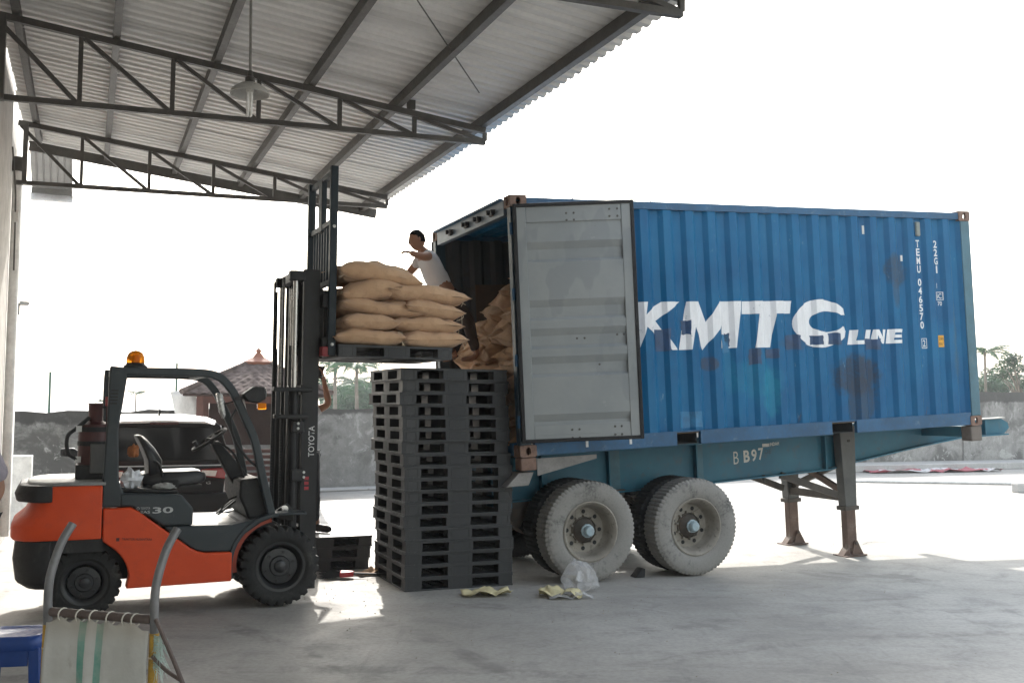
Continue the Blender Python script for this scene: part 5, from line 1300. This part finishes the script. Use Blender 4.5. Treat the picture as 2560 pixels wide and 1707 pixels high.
# ================================================================== FOREGROUND: hand truck and stool
ht = empty('hand_truck', (-1.755, 4.44, 0), R(-17)); tag(ht, 'steel hand truck with a white green-striped sack cloth tied between yellow pipes', 'hand truck')
mat_pipe = M('grey_pipe', (.17, .17, .175), .4, .4, .2, 6, (.2, .13, .1), .25); mat_pipe_r = M('brown_pipe', (.13, .1, .09), .6, .2, .25, 8)
mat_ypipe = M('yellow_pipe', (.45, .27, .04), .6, 0, .3, 7, (.13, .08, .04), .45, 9)
for s in (-1, 1):
    x = .272*s
    MB().tube(smoothpath([(x, 0, .80), (x-.003, .0, .93), (x+.0, .01, 1.02), (x+.012, .05, 1.14), (x+.03, .10, 1.225)], 6), .0185, 12).build('handle', mat_pipe, ht, smooth=True)
    MB().tube([(x, 0, .80), (x+.0, -.01, .05)], .02, 12).build('side_pipe', mat_ypipe, ht, smooth=True)
    for z_ in (.70, .56, .4): MB().lathe([(.0215, -.004), (.0245, 0), (.0215, .004)], 12, (x, 0, z_)).build('string_tie', mat_twine, ht)
    wh = empty('wheel', (x*1.35, .12, .12), 0, ht)
    MB().lathe([(.06, -.03), (.11, -.035), (.12, -.02), (.12, .02), (.11, .035), (.06, .03)], 20, ax='x').build('tyre', mat_rubber, wh, smooth=40)
    MB().lathe([(.06, -.02), (.02, -.03), (.02, .03), (.06, .02)], 16, ax='x').build('rim', mat_pipe, wh)
MB().tube([(-.34, .12, .12), (.34, .12, .12)], .012, 8).build('axle', mat_pipe, ht)
MB().box(-.27, .27, -.25, -.0, .02, .03).build('toe_plate', mat_pipe, ht)
MB().tube([(-.255, 0, .855), (.255, 0, .855)], .019, 12).build('crossbar', mat_pipe_r, ht, smooth=True)
MB().tube([(-.255, 0, .25), (.255, 0, .25)], .019, 12).build('crossbar', mat_pipe_r, ht, smooth=True)
MB().tube(smoothpath([(.285, -.01, .86), (.36, -.03, .76), (.45, -.06, .64), (.50, -.08, .56), (.515, -.08, .47), (.48, .0, .05)], 5), .009, 8).build('support_rod', mat_pipe_r, ht, smooth=True)
MB().tube(smoothpath([(.28, -.02, .71), (.36, -.04, .665), (.45, -.06, .635)], 4), .008, 8).build('support_rod', mat_pipe_r, ht, smooth=True)
def m_cloth():
    t = NT('woven_sack_cloth'); n1 = t.noise(6, 6, .65); n2 = t.noise(40, 4); x, y, z = t.sep()
    c = t.mix(t.ramp(n1, .3, .7), (.5, .5, .47), (.6, .6, .575))
    xx = t.math('ADD', x, t.math('MULTIPLY', t.math('SUBTRACT', t.noise(5, 2), .5), .02))
    fade = t.ramp(t.noise(9, 5, .7), .3, .7, .55, .95)
    for c0, hw in ((-.062, .021), (.022, .018)):
        k = t.ramp(t.math('ABSOLUTE', t.math('SUBTRACT', xx, c0)), hw+.0015, hw-.0015)
        c = t.mix(t.math('MULTIPLY', k, fade), c, (.10, .34, .27))
    dirt = t.math('MULTIPLY', t.ramp(t.math('ADD', z, t.math('MULTIPLY', n1, .1)), .78, .88), .5)
    c = t.mix(dirt, c, (.36, .31, .24))
    c = t.mix(t.math('MULTIPLY', t.ramp(t.noise(12, 6, .75, src=t.mapping((1, 1, .4))), .62, .72), .45), c, (.28, .25, .2))
    t.set(Base_Color=c, Roughness=.6); t.bump(t.math('ADD', n2, t.noise(4, 3)), .2, .01); return t.m
mb = MB(); nx, nz = 36, 24; hooks = (-.19, -.10, -.03, .055, .135, .18)
for j in range(nz+1):
    for i in range(nx+1):
        x = -.262+.524*i/nx; w_ = min(abs(x-h) for h in hooks)
        top = .845-min(.035, (w_*.65)**1)*.9
        z_ = top-(top-.27)*j/nz
        y = -.024+.012*noise.noise(Vector((x*7, z_*4, 0)))-.018*math.sin(j/nz*math.pi)+.02*(1-abs(x)/.243)*noise.noise(Vector((x*16, z_*2, 3)))
        mb.v.append((x, y, z_))
for j in range(nz):
    for i in range(nx):
        a = j*(nx+1)+i; mb.f.append((a, a+1, a+nx+2, a+nx+1))
o = mb.build('sack_cloth', m_cloth(), ht, smooth=60); sd = o.modifiers.new('th', 'SOLIDIFY'); sd.thickness = .003
for h in hooks: MB().tube([(h+.004*math.cos(a_), -.002+.027*math.cos(a_), .848+.027*math.sin(a_)) for a_ in [k*.5 for k in range(14)]], .0035, 6, cap=False).build('string_loop', M('string_white', (.6, .57, .5), .9), ht)
mb = MB(); random.seed(3)
for k in range(70):
    p = Vector((.285, -.02, random.uniform(.66, .80))); q = p+Vector((random.uniform(.01, .07), random.uniform(-.03, .03), random.uniform(-.09, .0)))
    mb.tube([p, p.lerp(q, .5)+Vector((.012, 0, .015)), q], [.0018, .0015, .0008], 3)
mb.build('frayed_fibres', M('fibre_green', (.42, .53, .48), .7), ht)
# blue stool
mat_bp = M('blue_plastic', (.012, .05, .22), .38, 0, .08)
stl = empty('plastic_stool', (-2.82, 5.92, 0), R(12)); tag(stl, 'glossy blue plastic stool beside the hand truck', 'stool')
rr = lambda h, r, z: [(math.copysign(min(abs(math.cos(t))*h*1.28, h), math.cos(t)), math.copysign(min(abs(math.sin(t))*h*1.28, h), math.sin(t)), z) for t in [2*math.pi*(k+.5)/32 for k in range(32)]]
MB().loft([rr(.165, 0, .385), rr(.172, 0, .40), rr(.170, 0, .445), rr(.155, 0, .463), rr(.135, 0, .462), rr(.12, 0, .455)]).build('seat', mat_bp, stl, smooth=50)
for sx in (-1, 1):
    for sy in (-1, 1):
        MB().loft([[(sx*(.158+a), sy*(.158+a), z_), (sx*(.10+a), sy*(.158+a), z_), (sx*(.10+a), sy*(.15+a), z_), (sx*(.15+a), sy*(.15+a), z_), (sx*(.15+a), sy*(.10+a), z_), (sx*(.158+a), sy*(.10+a), z_)] for z_, a in ((0, .03), (.2, .015), (.40, .004))]).build('leg', mat_bp, stl, .004)
for sx, sy, a_ in ((0, 1, 0), (0, -1, 0), (1, 0, 1), (-1, 0, 1)):
    if a_ == 0: MB().box(-.105, .105, sy*.155-.003, sy*.155+.003, .30, .40).build('apron', mat_bp, stl)
    else: MB().box(sx*.155-.003, sx*.155+.003, -.105, .105, .30, .40).build('apron', mat_bp, stl)

# ================================================================== LITTER
def sheet(name, loc, rz, L, W, mat, label, cat, seed, amp=.05):
    mb = MB(); n, m = 16, 10
    for j in range(m+1):
        for i in range(n+1):
            x = (i/n-.5)*L; y = (j/m-.5)*W*(1-.35*abs(i/n-.5)); z_ = .006+amp*abs(noise.noise(Vector((x*5, y*5, seed))))+.4*amp*abs(noise.noise(Vector((x*13, y*13, seed))))
            mb.v.append((x, y, z_))
    mb.f = [(j*(n+1)+i, j*(n+1)+i+1, (j+1)*(n+1)+i+1, (j+1)*(n+1)+i) for j in range(m) for i in range(n)]
    o = mb.build(name, mat, None, smooth=30); o.location = loc; o.rotation_euler.z = rz; tag(o, label, cat)
    s = o.modifiers.new('t', 'SOLIDIFY'); s.thickness = .002; return o
mat_yp = M('yellow_paper', (.62, .55, .33), .8, 0, .12)
sheet('paper_sheet', (-.22, 9.66, 0), .25, .46, .26, mat_yp, 'pale yellow crumpled paper sheet in front of the pallet stack', 'paper', 2, .09)
sheet('paper_sheet', (.47, 9.62, 0), -.12, .40, .28, mat_yp, 'yellow crumpled paper under the white plastic near the trailer wheel', 'paper', 7, .13)
def m_film():
    t = NT('clear_film'); t.set(Base_Color=(.85, .85, .86), Roughness=.22, Alpha=.38); t.p.inputs['Transmission Weight'].default_value = .3; t.bump(t.noise(30, 4), .5, .01); return t.m
mfilm = m_film()
crumple('plastic_bag', (.66, 9.93, -.01), .16, mfilm, 12, 'clear crumpled plastic bag beside the trailer tyre', 'bag', 1.0, 22)
sheet('plastic_sheet', (.56, 9.52, 0), .1, .42, .16, mfilm, 'thin white plastic film in front of the yellow paper', 'plastic', 9, .07)
br = empty('hand_broom', (-1.70, 10.55, 0), R(8)); tag(br, 'black bristle broom with red head on the sunlit floor', 'broom')
mb = MB(); random.seed(8)
for k in range(260):
    p = Vector((random.uniform(-.03, .03)-.02, random.uniform(-.05, .05), random.uniform(.02, .06))); q = p+Vector((-random.uniform(.12, .24), random.uniform(-.06, .06), random.uniform(-.05, .05))); q.z = max(.006, q.z)
    mb.tube([p, q], [.003, .0012], 3)
mb.build('bristles', mat_blk, br)
MB().loft([[(x, -w_, .02), (x, w_, .02), (x, w_, .07), (x, -w_, .07)] for x, w_ in ((-.04, .08), (.04, .07), (.1, .03))]).build('broom_head', M('broom_red', (.4, .03, .04), .5), br, .01)
MB().tube([(.08, 0, .05), (.62, .02, .02)], .011, 8).build('handle', mat_blk, br)
sheet('cardboard', (-1.46, 10.78, 0), .5, .3, .22, M('cardboard', (.4, .27, .17), .9), 'torn brown cardboard beside the foot of the pallet stack', 'cardboard', 4, .12)
# small specks of litter and a wheel chock
ck = MB().prism([(0, 0), (.12, 0), (.12, .09), (.08, .09)], -.06, .06).build('wheel_chock', mat_rubber, None, .008); ck.location = Vector((1.27, 10.75, 0)); ck.rotation_euler.z = YAW; tag(ck, 'dark wheel chock between the trailer tyres', 'chock')

random.seed(31); mb = MB()
for k in range(520):
    r_ = random.random()
    if r_ < .45: x, y = random.gauss(.3, 1.5), random.gauss(9.3, .7)
    elif r_ < .7: x, y = random.gauss(-1.6, .6), random.gauss(9.6, .8)
    else: x, y = random.uniform(-3, 6), random.uniform(5.5, 12)
    s = random.choice((.003, .004, .005, .006, .009)); a = random.uniform(0, 6.3)
    mb.add([(x+s*math.cos(a), y+s*math.sin(a), .001), (x+s*math.cos(a+2.1), y+s*.7*math.sin(a+2.1), .001), (x+s*math.cos(a+4.2), y+s*math.sin(a+4.2), .001), (x, y, s*.9)], [(0, 1, 3), (1, 2, 3), (2, 0, 3)])
tag(mb.build('grit', M('grit', (.36, .32, .26), .9, 0, .3, 30)), 'scattered grit and spilled beans on the floor', 'grit', kind='stuff')

# ================================================================== WHITE CAR behind the forklift
car = empty('parked_car', (-4.36, 12.85, 0), R(24)); car.scale = (1.06, 1.1, 1); tag(car, 'white people carrier with dark tailgate parked behind the forklift', 'car')
mat_carw = M('car_white', (.74, .74, .74), .22, 0, .03); mat_cark = M('car_black', (.011, .012, .013), .4, 0, .1, spec=.25)
def m_glass():
    t = NT('car_glass'); t.set(Base_Color=(.008, .009, .01), Roughness=.08); t.p.inputs['Specular IOR Level'].default_value = .3; return t.m
mat_glass = m_glass()
def ring(y, w, z0, z1, r=.09, n=5):
    out = []
    for cx, cz, a0 in ((w-r, z1-r, 0), (-w+r, z1-r, 90), (-w+r, z0+r, 180), (w-r, z0+r, 270)):
        for k in range(n): a = R(a0+90*k/(n-1)); out.append((cx+r*math.cos(a), y, cz+r*math.sin(a)))
    return out
MB().loft([ring(.02, .76, .42, .98), ring(.06, .81, .3, 1.0), ring(.2, .835, .26, 1.01), ring(.8, .84, .24, 1.02), ring(2.6, .84, .24, 1.0), ring(3.2, .835, .26, .97), ring(3.75, .8, .3, .86, .12), ring(4.0, .7, .36, .74, .12), ring(4.08, .55, .42, .66, .08)]).build('body', mat_carw, car, smooth=35)
def trap(y, wb, wt, z0, z1):
    h_ = [(wb, z0), (wt+.03, z1-.2), (wt, z1-.11), (wt-.05, z1-.05), (wt-.14, z1-.015), (wt-.3, z1)]
    return [(a, y, c) for a, c in h_]+[(-a, y, c) for a, c in reversed(h_)]
MB().loft([trap(.06, .80, .66, .98, 1.50), trap(.16, .80, .66, .98, 1.575), trap(.45, .80, .665, .98, 1.605), trap(1.6, .80, .665, .98, 1.62), trap(2.25, .79, .65, .97, 1.57), trap(3.05, .76, .7, .95, 1.02)]).build('cabin', mat_carw, car, smooth=25)
MB().prism([(-.66, 1.05), (.66, 1.05), (.56, 1.47), (-.56, 1.47)], .035, .05).build('rear_window', mat_glass, car, .02)
MB().prism([(-.80, .98), (.80, .98), (.66, 1.49), (.6, 1.53), (-.6, 1.53), (-.66, 1.49)], .046, .07).build('tailgate_frame', mat_cark, car, .015)
MB().loft([[(-w_, y, z_-.05), (-w_*.8, y, z_), (0, y, z_+.012), (w_*.8, y, z_), (w_, y, z_-.05), (w_*.8, y, z_-.03), (0, y, z_-.02), (-w_*.8, y, z_-.03)] for y, z_, w_ in ((-.04, 1.545, .58), (.1, 1.575, .62), (.3, 1.6, .64))]).build('spoiler', mat_carw, car, .012)
MB().box(-.16, .16, -.052, -.045, 1.505, 1.53).build('brake_light', M('brake_red', (.06, .01, .01), .3), car)
MB().prism([(-.70, .62), (.70, .62), (.74, .98), (-.74, .98)], -.005, .03).build('tailgate', mat_cark, car, .02)
MB().loft([[(-w_, y, z0), (w_, y, z0), (w_, y, z1), (-w_, y, z1)] for y, w_, z0, z1 in ((-.07, .70, .36, .6), (-.05, .80, .3, .64), (.2, .845, .26, .66))]).build('rear_bumper', mat_cark, car, .03)
def m_tail():
    t = NT('tail_red'); t.set(Base_Color=(.25, .01, .012), Roughness=.15); t.p.inputs['Coat Weight'].default_value = .5; return t.m
mtail = m_tail()
for s in (-1, 1):
    tl = MB().prism([(s*.46, .85), (s*.79, .80), (s*.82, .92), (s*.72, .955), (s*.43, .94)], -.03, .05).build('tail_light', mtail, car, .015)
    MB().prism([(s*.46, .86), (s*.60, .85), (s*.62, .92), (s*.44, .93)], -.036, -.031).build('reversing_lens', M('lens_clear', (.6, .58, .55), .2), tl)
    mi = MB().loft([[(s*(.86+a), 2.35+b_, c) for a, b_, c in ring_] for ring_ in ([(0, .02, 1.0), (0, .10, 1.0), (0, .10, 1.06), (0, .02, 1.06)], [(.07, .0, .98), (.07, .1, .98), (.07, .1, 1.12), (.07, .0, 1.12)], [(.24, .0, 1.0), (.24, .08, 1.0), (.24, .08, 1.11), (.24, .0, 1.11)])]).build('wing_mirror', mat_carw if s > 0 else mat_cark, car, .02)
    MB().prism([(.35, 1.05), (2.55, 1.03), (2.1, 1.46), (.55, 1.48)], s*.755-.012, s*.755+.012, 'yz').build('side_window', mat_glass, car)
    for y in (.98, 1.98): MB().box(s*.842-.012, s*.842+.012, y, y+.16, .86, .89).build('door_handle', mat_cark, car, .006)
    for y in (.75, 3.25):
        wl = empty('wheel', (s*.76, y, .31), 0, car)
        MB().lathe([(.19, -.08), (.22, -.1), (.29, -.1), (.31, -.07), (.31, .07), (.29, .1), (.22, .1), (.19, .08)], 28, ax='x').build('tyre', mat_rubber, wl, smooth=30)
        MB().lathe([(.19, s*.07), (.17, s*.05), (.05, s*.06), (.001, s*.06)], 20, ax='x').build('rim', mat_chrome, wl)
MB().prism([(.55, 1.60), (.75, 1.60), (.60, 1.685), (.57, 1.69)], -.012, .012, 'yz').build('antenna_fin', mat_cark, car)
text_part('badge', 'G', .035, .05, mat_chrome, car, lambda u, v: (.50+u, -.007, .75+v), .004)
for k in range(6): MB().box(-.25+.085*k, -.2+.085*k, -.0075, -.0055, .85, .885).build('badge', mat_chrome, car)

# ================================================================== PAVILION
pv = empty('garden_pavilion', (-4.62, 18.6, 0), R(14)); tag(pv, 'small red-brown pavilion with tiled hip roof by the boundary wall', 'pavilion')
mat_pv = M('pavilion_brown', (.11, .05, .04), .7, 0, .25, 4); mat_pvd = M('pavilion_dark', (.04, .022, .018), .8); 
def m_tile():
    t = NT('roof_tile'); n = t.noise(9, 4); c = t.mix(t.ramp(n, .3, .7), (.10, .08, .073), (.165, .132, .12)); t.set(Base_Color=c, Roughness=.95); t.p.inputs['Specular IOR Level'].default_value = .05; return t.m
mtile = m_tile()
for x in (-.95, .95):
    for y in (-.95, .95): MB().box(x-.06, x+.06, y-.06, y+.06, 0, 1.9).build('post', mat_pv, pv)
for s in (-1, 1):
    MB().box(-1.0, 1.0, s*.95-.03, s*.95+.03, 1.78, 1.96).build('fascia_beam', mat_pv, pv); MB().box(s*.95-.029, s*.95+.029, -.9, .9, 1.78, 1.955).build('fascia_beam', mat_pv, pv)
    for k in range(6):
        if s > 0: MB().box(-.88, .88, s*.95-.015, s*.95+.015, .3+.11*k, .37+.11*k).build('slat', mat_pv, pv)
        MB().box(s*.95-.015, s*.95+.015, -.88, .88, .3+.11*k, .37+.11*k).build('slat', mat_pv, pv)
MB().box(-.88, .88, .93, .935, 1.0, 1.78).build('back_panel', mat_pvd, pv)
MB().box(-1.05, 1.05, -1.05, 1.05, 0, .22).build('plinth', mat_kerb, pv)
mb = MB(); E_, EZ, TZ, TH = 1.22, 1.93, 2.48, .2
for q in range(4):
    rot = Matrix.Rotation(q*math.pi/2, 3, 'Z')
    rows = 9
    for r_ in range(rows):
        f0, f1 = r_/rows, (r_+1.25)/rows
        h0 = E_+(TH-E_)*f0; h1 = E_+(TH-E_)*min(1, f1); z0 = EZ+(TZ-EZ)*f0; z1 = EZ+(TZ-EZ)*min(1, f1)
        nt = max(2, int(2*h0/.17)); 
        for k in range(nt):
            a = -h0+2*h0*k/nt; c = -h0+2*h0*(k+1)/nt; m_ = (a+c)/2
            a1, c1, m1 = a*h1/h0, c*h1/h0, m_*h1/h0
            vs = [(a, -h0, z0+.025), (m_, -h0-.02, z0+.0), (c, -h0, z0+.025), (c1, -h1, z1+.012), (m1, -h1, z1+.03), (a1, -h1, z1+.012), (m_, -h0+.03, z0+.055)]
            mb.add([tuple(rot@Vector(v)) for v in vs], [(0, 1, 6), (1, 2, 6), (2, 3, 4, 6), (0, 6, 4, 5)])
tl = mb.build('roof_tiles', mtile, pv); tl['kind'] = 'stuff'
MB().loft([[(-E_, -E_, EZ-.03), (E_, -E_, EZ-.03), (E_, E_, EZ-.03), (-E_, E_, EZ-.03)], [(-E_, -E_, EZ), (E_, -E_, EZ), (E_, E_, EZ), (-E_, E_, EZ)], [(-TH, -TH, TZ-.01), (TH, -TH, TZ-.01), (TH, TH, TZ-.01), (-TH, TH, TZ-.01)]]).build('roof_deck', mat_pvd, pv)
for sx in (-1, 1):
    for sy in (-1, 1): MB().tube([(sx*E_*1.02, sy*E_*1.02, EZ+.04), (sx*TH, sy*TH, TZ+.03)], [.05, .04], 8).build('hip_ridge', mtile, pv)
MB().loft([[(-.24, -.24, TZ), (.24, -.24, TZ), (.24, .24, TZ), (-.24, .24, TZ)], [(-.26, -.26, TZ+.05), (.26, -.26, TZ+.05), (.26, .26, TZ+.05), (-.26, .26, TZ+.05)], [(-.1, -.1, TZ+.14), (.1, -.1, TZ+.14), (.1, .1, TZ+.14), (-.1, .1, TZ+.14)], [(-.04, -.04, TZ+.22), (.04, -.04, TZ+.22), (.04, .04, TZ+.22), (-.04, .04, TZ+.22)]]).build('roof_cap', M('terracotta', (.26, .11, .07), .7), pv)
MB().lathe([(.03, TZ+.22), (.055, TZ+.26), (.03, TZ+.29), (.001, TZ+.32)], 10).build('finial', M('terracotta', (.42, .16, .08), .7), pv, smooth=True)
bn = MB(); 
for j in range(7):
    for i in range(5): bn.v.append((-.2+.1*i+.03*j/6*2, .02*math.sin(i*2+j), -.12*j))
bn.f = [(j*5+i, j*5+i+1, j*5+i+6, j*5+i+5) for j in range(6) for i in range(4)]
o = bn.build('hanging_sheet', M('sheet_grey', (.55, .54, .52), .8), None, smooth=40); o.location = (-5.72, 17.75, 2.0); o.rotation_euler = (0, R(-8), R(10)); s_ = o.modifiers.new('t', 'SOLIDIFY'); s_.thickness = .01
tag(o, 'pale slanting sheet hanging from the pavilion eave left of its post', 'sheet')

# ================================================================== FAR YARD, RIGHT
sheet('tarpaulin', (11.9, 29.0, .0), R(18), 4.4, .8, None, 'red and white patterned tarpaulin lying flat before the kerb', 'tarpaulin', 6, .16)
def m_tarp():
    t = NT('tarp'); x, y, z = t.sep(); v = t.node('TexVoronoi'); v.inputs['Scale'].default_value = 4; t.L(t.co, v.inputs['Vector'])
    n = t.noise(1.2, 3); c = t.mix(t.ramp(n, .48, .52), (.5, .48, .48), (.33, .08, .1)); c = t.mix(t.math('MULTIPLY', t.ramp(v.outputs['Distance'], .25, .2), .6), c, (.2, .22, .2))
    t.set(Base_Color=c, Roughness=.6); return t.m
bpy.data.objects['tarpaulin'].data.materials.clear(); bpy.data.objects['tarpaulin'].data.materials.append(m_tarp())
o = MB().tube([(8.0, 24.65, .035), (10.2, 24.4, .035), (12.6, 24.05, .035)], .035, 8).build('white_pipe', M('pvc_white', (.62, .61, .58), .5), None, smooth=True); tag(o, 'long white plastic pipe lying across the sunny yard', 'pipe')
o = MB().box(-.14, .14, -.1, .1, 0, .2).build('concrete_block', mat_kerb, None, .02); o.location = (10.9, 22.0, 0); o.rotation_euler.z = .3; tag(o, 'small concrete block on the yard at the right edge', 'block')
for i in range(4):
    o = MB().lathe([(.19, -.08), (.24, -.1), (.3, -.1), (.32, -.06), (.32, .06), (.3, .1), (.24, .1), (.19, .08), (.17, 0), (.19, -.08)], 28).build('old_tyre', mat_tread, None, smooth=30)
    o.location = G(15.65+.03*(i % 2), 23.2, .2+.1+.195*i); tag(o, 'old black tyre, %s of the stack against the wall behind the trailer' % ['lowest', 'second from the bottom', 'third from the bottom', 'topmost'][i], 'tyre', 'stacked old tyres')

# ================================================================== VEGETATION
def m_leaf(name, a, b_):
    t = NT(name); oi = t.node('ObjectInfo'); n = t.noise(.9, 3); c = t.mix(t.ramp(n, .3, .7), a, b_)
    t.set(Base_Color=c, Roughness=.6); tr_ = t.node('BsdfTranslucent'); t.L(c, tr_.inputs[0]); mx = t.node('MixShader'); mx.inputs[0].default_value = .35
    t.L(t.p.outputs[0], mx.inputs[1]); t.L(tr_.outputs[0], mx.inputs[2]); t.L(mx.outputs[0], t.out.inputs[0]); return t.m
mat_leafp = m_leaf('palm_leaf', (.022, .07, .032), (.04, .10, .04)); mat_leafb = m_leaf('broad_leaf', (.022, .06, .03), (.04, .09, .04))
mat_bark = M('bark', (.16, .14, .115), .9, 0, .3, 4)
def frond(mb, base, d, L, droop, rnd, wid=.5, n=26):
    d = Vector(d).normalized(); sd = d.cross(Vector((0, 0, 1))); sd = sd.normalized() if sd.length > .01 else Vector((1, 0, 0)); pts = []
    for i in range(11):
        t = i/10; pts.append(base+d*L*t*(1-.15*t*droop)+Vector((0, 0, -droop*L*t*t*.8)))
    mb.tube(pts, [.035*(1-.85*i/10)*L/3 for i in range(11)], 4)
    for i in range(n):
        t = .12+.88*i/n; k = t*10; a = pts[int(min(9, k))].lerp(pts[min(10, int(k)+1)], k-int(k)); w_ = wid*L/3*math.sin(math.pi*(.12+.85*t))**.7
        fw = (pts[min(10, int(k)+1)]-pts[int(min(9, k))]).normalized()
        for s in (-1, 1):
            tip = a+sd*s*w_*.85+fw*w_*.45+Vector((0, 0, -w_*rnd.uniform(.25, .7))); mid = a.lerp(tip, .4)+Vector((0, 0, .03))
            o_ = fw*.035*L/3
            b0 = len(mb.v); mb.v += [tuple(a-o_), tuple(a+o_), tuple(mid+o_*1.3), tuple(tip), tuple(mid-o_*1.3)]; mb.f.append((b0, b0+1, b0+2, b0+3, b0+4))
def palm_crown(mb, c, nf, L, rnd, up=.5, wid=.5):
    for k in range(nf):
        a = 2*math.pi*k/nf*2.4+rnd.uniform(-.2, .2); e = rnd.uniform(-.25, 1)*up+.25
        frond(mb, c, (math.cos(a), math.sin(a), e), L*rnd.uniform(.85, 1.1), rnd.uniform(.3, .75), rnd, wid)
def palm(name, loc, h, L, nf, seed, label, tr_r=.09, lean=(0, 0)):
    rnd = random.Random(seed); e = empty(name, loc); tag(e, label, 'palm tree')
    top = Vector((lean[0], lean[1], h)); MB().tube([(0, 0, 0), top*.35+Vector((.05, 0, 0)), top*.7, top], [tr_r*1.3, tr_r, tr_r*.9, tr_r*.8], 8).build('trunk', mat_bark, e, smooth=True)
    mb = MB(); palm_crown(mb, top, nf, L, rnd); mb.build('crown', mat_leafp, e); return e
p_ = Vector((21.34, 46.00, 4.36)); palm('areca_palm', (p_.x, p_.y, 0), p_.z, 1.35, 13, 4, 'slender areca palm rising above the wall beside the container front', .06)
p_ = Vector((-8.65, 50.00, 3.67)); palm('coconut_palm', (p_.x, p_.y, 0), p_.z, 1.75, 16, 7, 'coconut palm above the wall just right of the forklift mast', .1)
p_ = Vector((-7.14, 47.00, 3.56)); palm('coconut_palm', (p_.x, p_.y, 0), p_.z, 1.7, 16, 9, 'coconut palm above the wall beside the pallet stack', .09)
p_ = Vector((-22.05, 60.00, 2.40)); palm('coconut_palm', (p_.x, p_.y, 0), p_.z, .7, 12, 12, 'tiny distant palm seen through the forklift guard', .05)
p_ = Vector((-23.96, 60.00, 1.89)); palm('coconut_palm', (p_.x, p_.y, 0), p_.z, .6, 12, 15, 'tiny distant palm beside the forklift rear pillar', .05)
def leaf_cloud(mb, c, r, n, rnd, size):
    for _ in range(n):
        d = Vector((rnd.gauss(0, 1), rnd.gauss(0, 1), rnd.gauss(0, 1))).normalized(); p = c+Vector((d.x*r[0], d.y*r[1], d.z*r[2]))*rnd.random()**.4
        a = Vector((rnd.uniform(-1, 1), rnd.uniform(-1, 1), rnd.uniform(-1, 1))).normalized(); b_ = a.orthogonal().normalized(); s = size*rnd.uniform(.6, 1.3)
        k = len(mb.v); mb.v += [tuple(p-a*s), tuple(p+b_*s*.45), tuple(p+a*s), tuple(p-b_*s*.45)]; mb.f.append((k, k+1, k+2, k+3))
def tree(name, loc, h, r, seed, label, n=2600, size=.14, clumps=16):
    rnd = random.Random(seed); e = empty(name, loc); tag(e, label, 'tree')
    tb = MB().tube([(0, 0, 0), (.1, 0, h*.3), (0, .1, h*.6)], [.16, .12, .08], 7); mb = MB()
    for k in range(clumps):
        a = rnd.uniform(0, 6.28); q = rnd.random()**.5; c = Vector((math.cos(a)*r*q, math.sin(a)*r*q, h*rnd.uniform(.5, .95)))
        tb.tube([(0, 0, h*.4), c*.5+Vector((0, 0, h*.25)), c], [.06, .04, .015], 5)
        leaf_cloud(mb, c, (r*.34, r*.34, r*.22), n//clumps, rnd, size)
    tb.build('trunk', mat_bark, e, smooth=True); mb.build('crown', mat_leafb, e); return e
p_ = Vector((25.95, 52.00, 4.20)); tree('feathery_tree', (p_.x, p_.y, 0), p_.z+.8, 1.5, 5, 'feathery green tree above the wall at the right edge', 2600, .1, 14)
p_ = Vector((-13.32, 55.00, 4.05)); tree('tree', (p_.x, p_.y, 0), p_.z+.25, .8, 6, 'small tree top behind the pavilion roof', 1400, .09, 9)
def forest(name, x0, x1, y0, y1, top0, top1, seed, n, label):
    rnd = random.Random(seed); mb = MB()
    for k in range(n):
        p = Vector((x0+(x1-x0)*(k+.5)/n+rnd.uniform(-.3, .3), rnd.uniform(y0, y1), 0)); top = rnd.uniform(top0, top1)
        c = Vector((p.x, p.y, 0))
        mb.tube([c, Vector((p.x, p.y, top*.8))], [.15, .08], 5)
        if rnd.random() < .55: palm_crown(mb, Vector((p.x, p.y, top*.9)), 14, 1.9, rnd, .6, .6)
        else:
            for q in range(7): leaf_cloud(mb, Vector((p.x+rnd.uniform(-1, 1), p.y+rnd.uniform(-1, 1), top*rnd.uniform(.35, .92))), (.8, .8, .6), 260, rnd, .13)
        for q in range(3): leaf_cloud(mb, Vector((p.x+rnd.uniform(-1.2, 1.2), p.y, top*rnd.uniform(.2, .6))), (1.1, .8, .8), 240, rnd, .15)
    o = mb.build(name, mat_leafp); tag(o, label, 'trees', kind='stuff'); return o
forest('forest', 24.5, 39, 58, 76, 3.4, 4.5, 3, 30, 'dense hazy palms and bushes beyond the right boundary wall')
forest('forest', -13.5, -5.5, 62, 78, 2.9, 3.7, 8, 18, 'hazy bushes beyond the wall between mast and pallet stack')
# ---- air: thin even haze round everything
def m_haze():
    m = bpy.data.materials.new('haze'); m.use_nodes = True; n = m.node_tree; n.nodes.clear()
    v = n.nodes.new('ShaderNodeVolumePrincipled'); v.inputs['Color'].default_value = (.93, .96, 1, 1); v.inputs['Density'].default_value = HAZE; v.inputs['Anisotropy'].default_value = .3
    o = n.nodes.new('ShaderNodeOutputMaterial'); n.links.new(v.outputs[0], o.inputs['Volume']); return m
HAZE = .0008
if HAZE > 0:
    tag(MB().box(-405, 405, -205, 605, -1, 12).build('haze', m_haze()), kind='stuff')
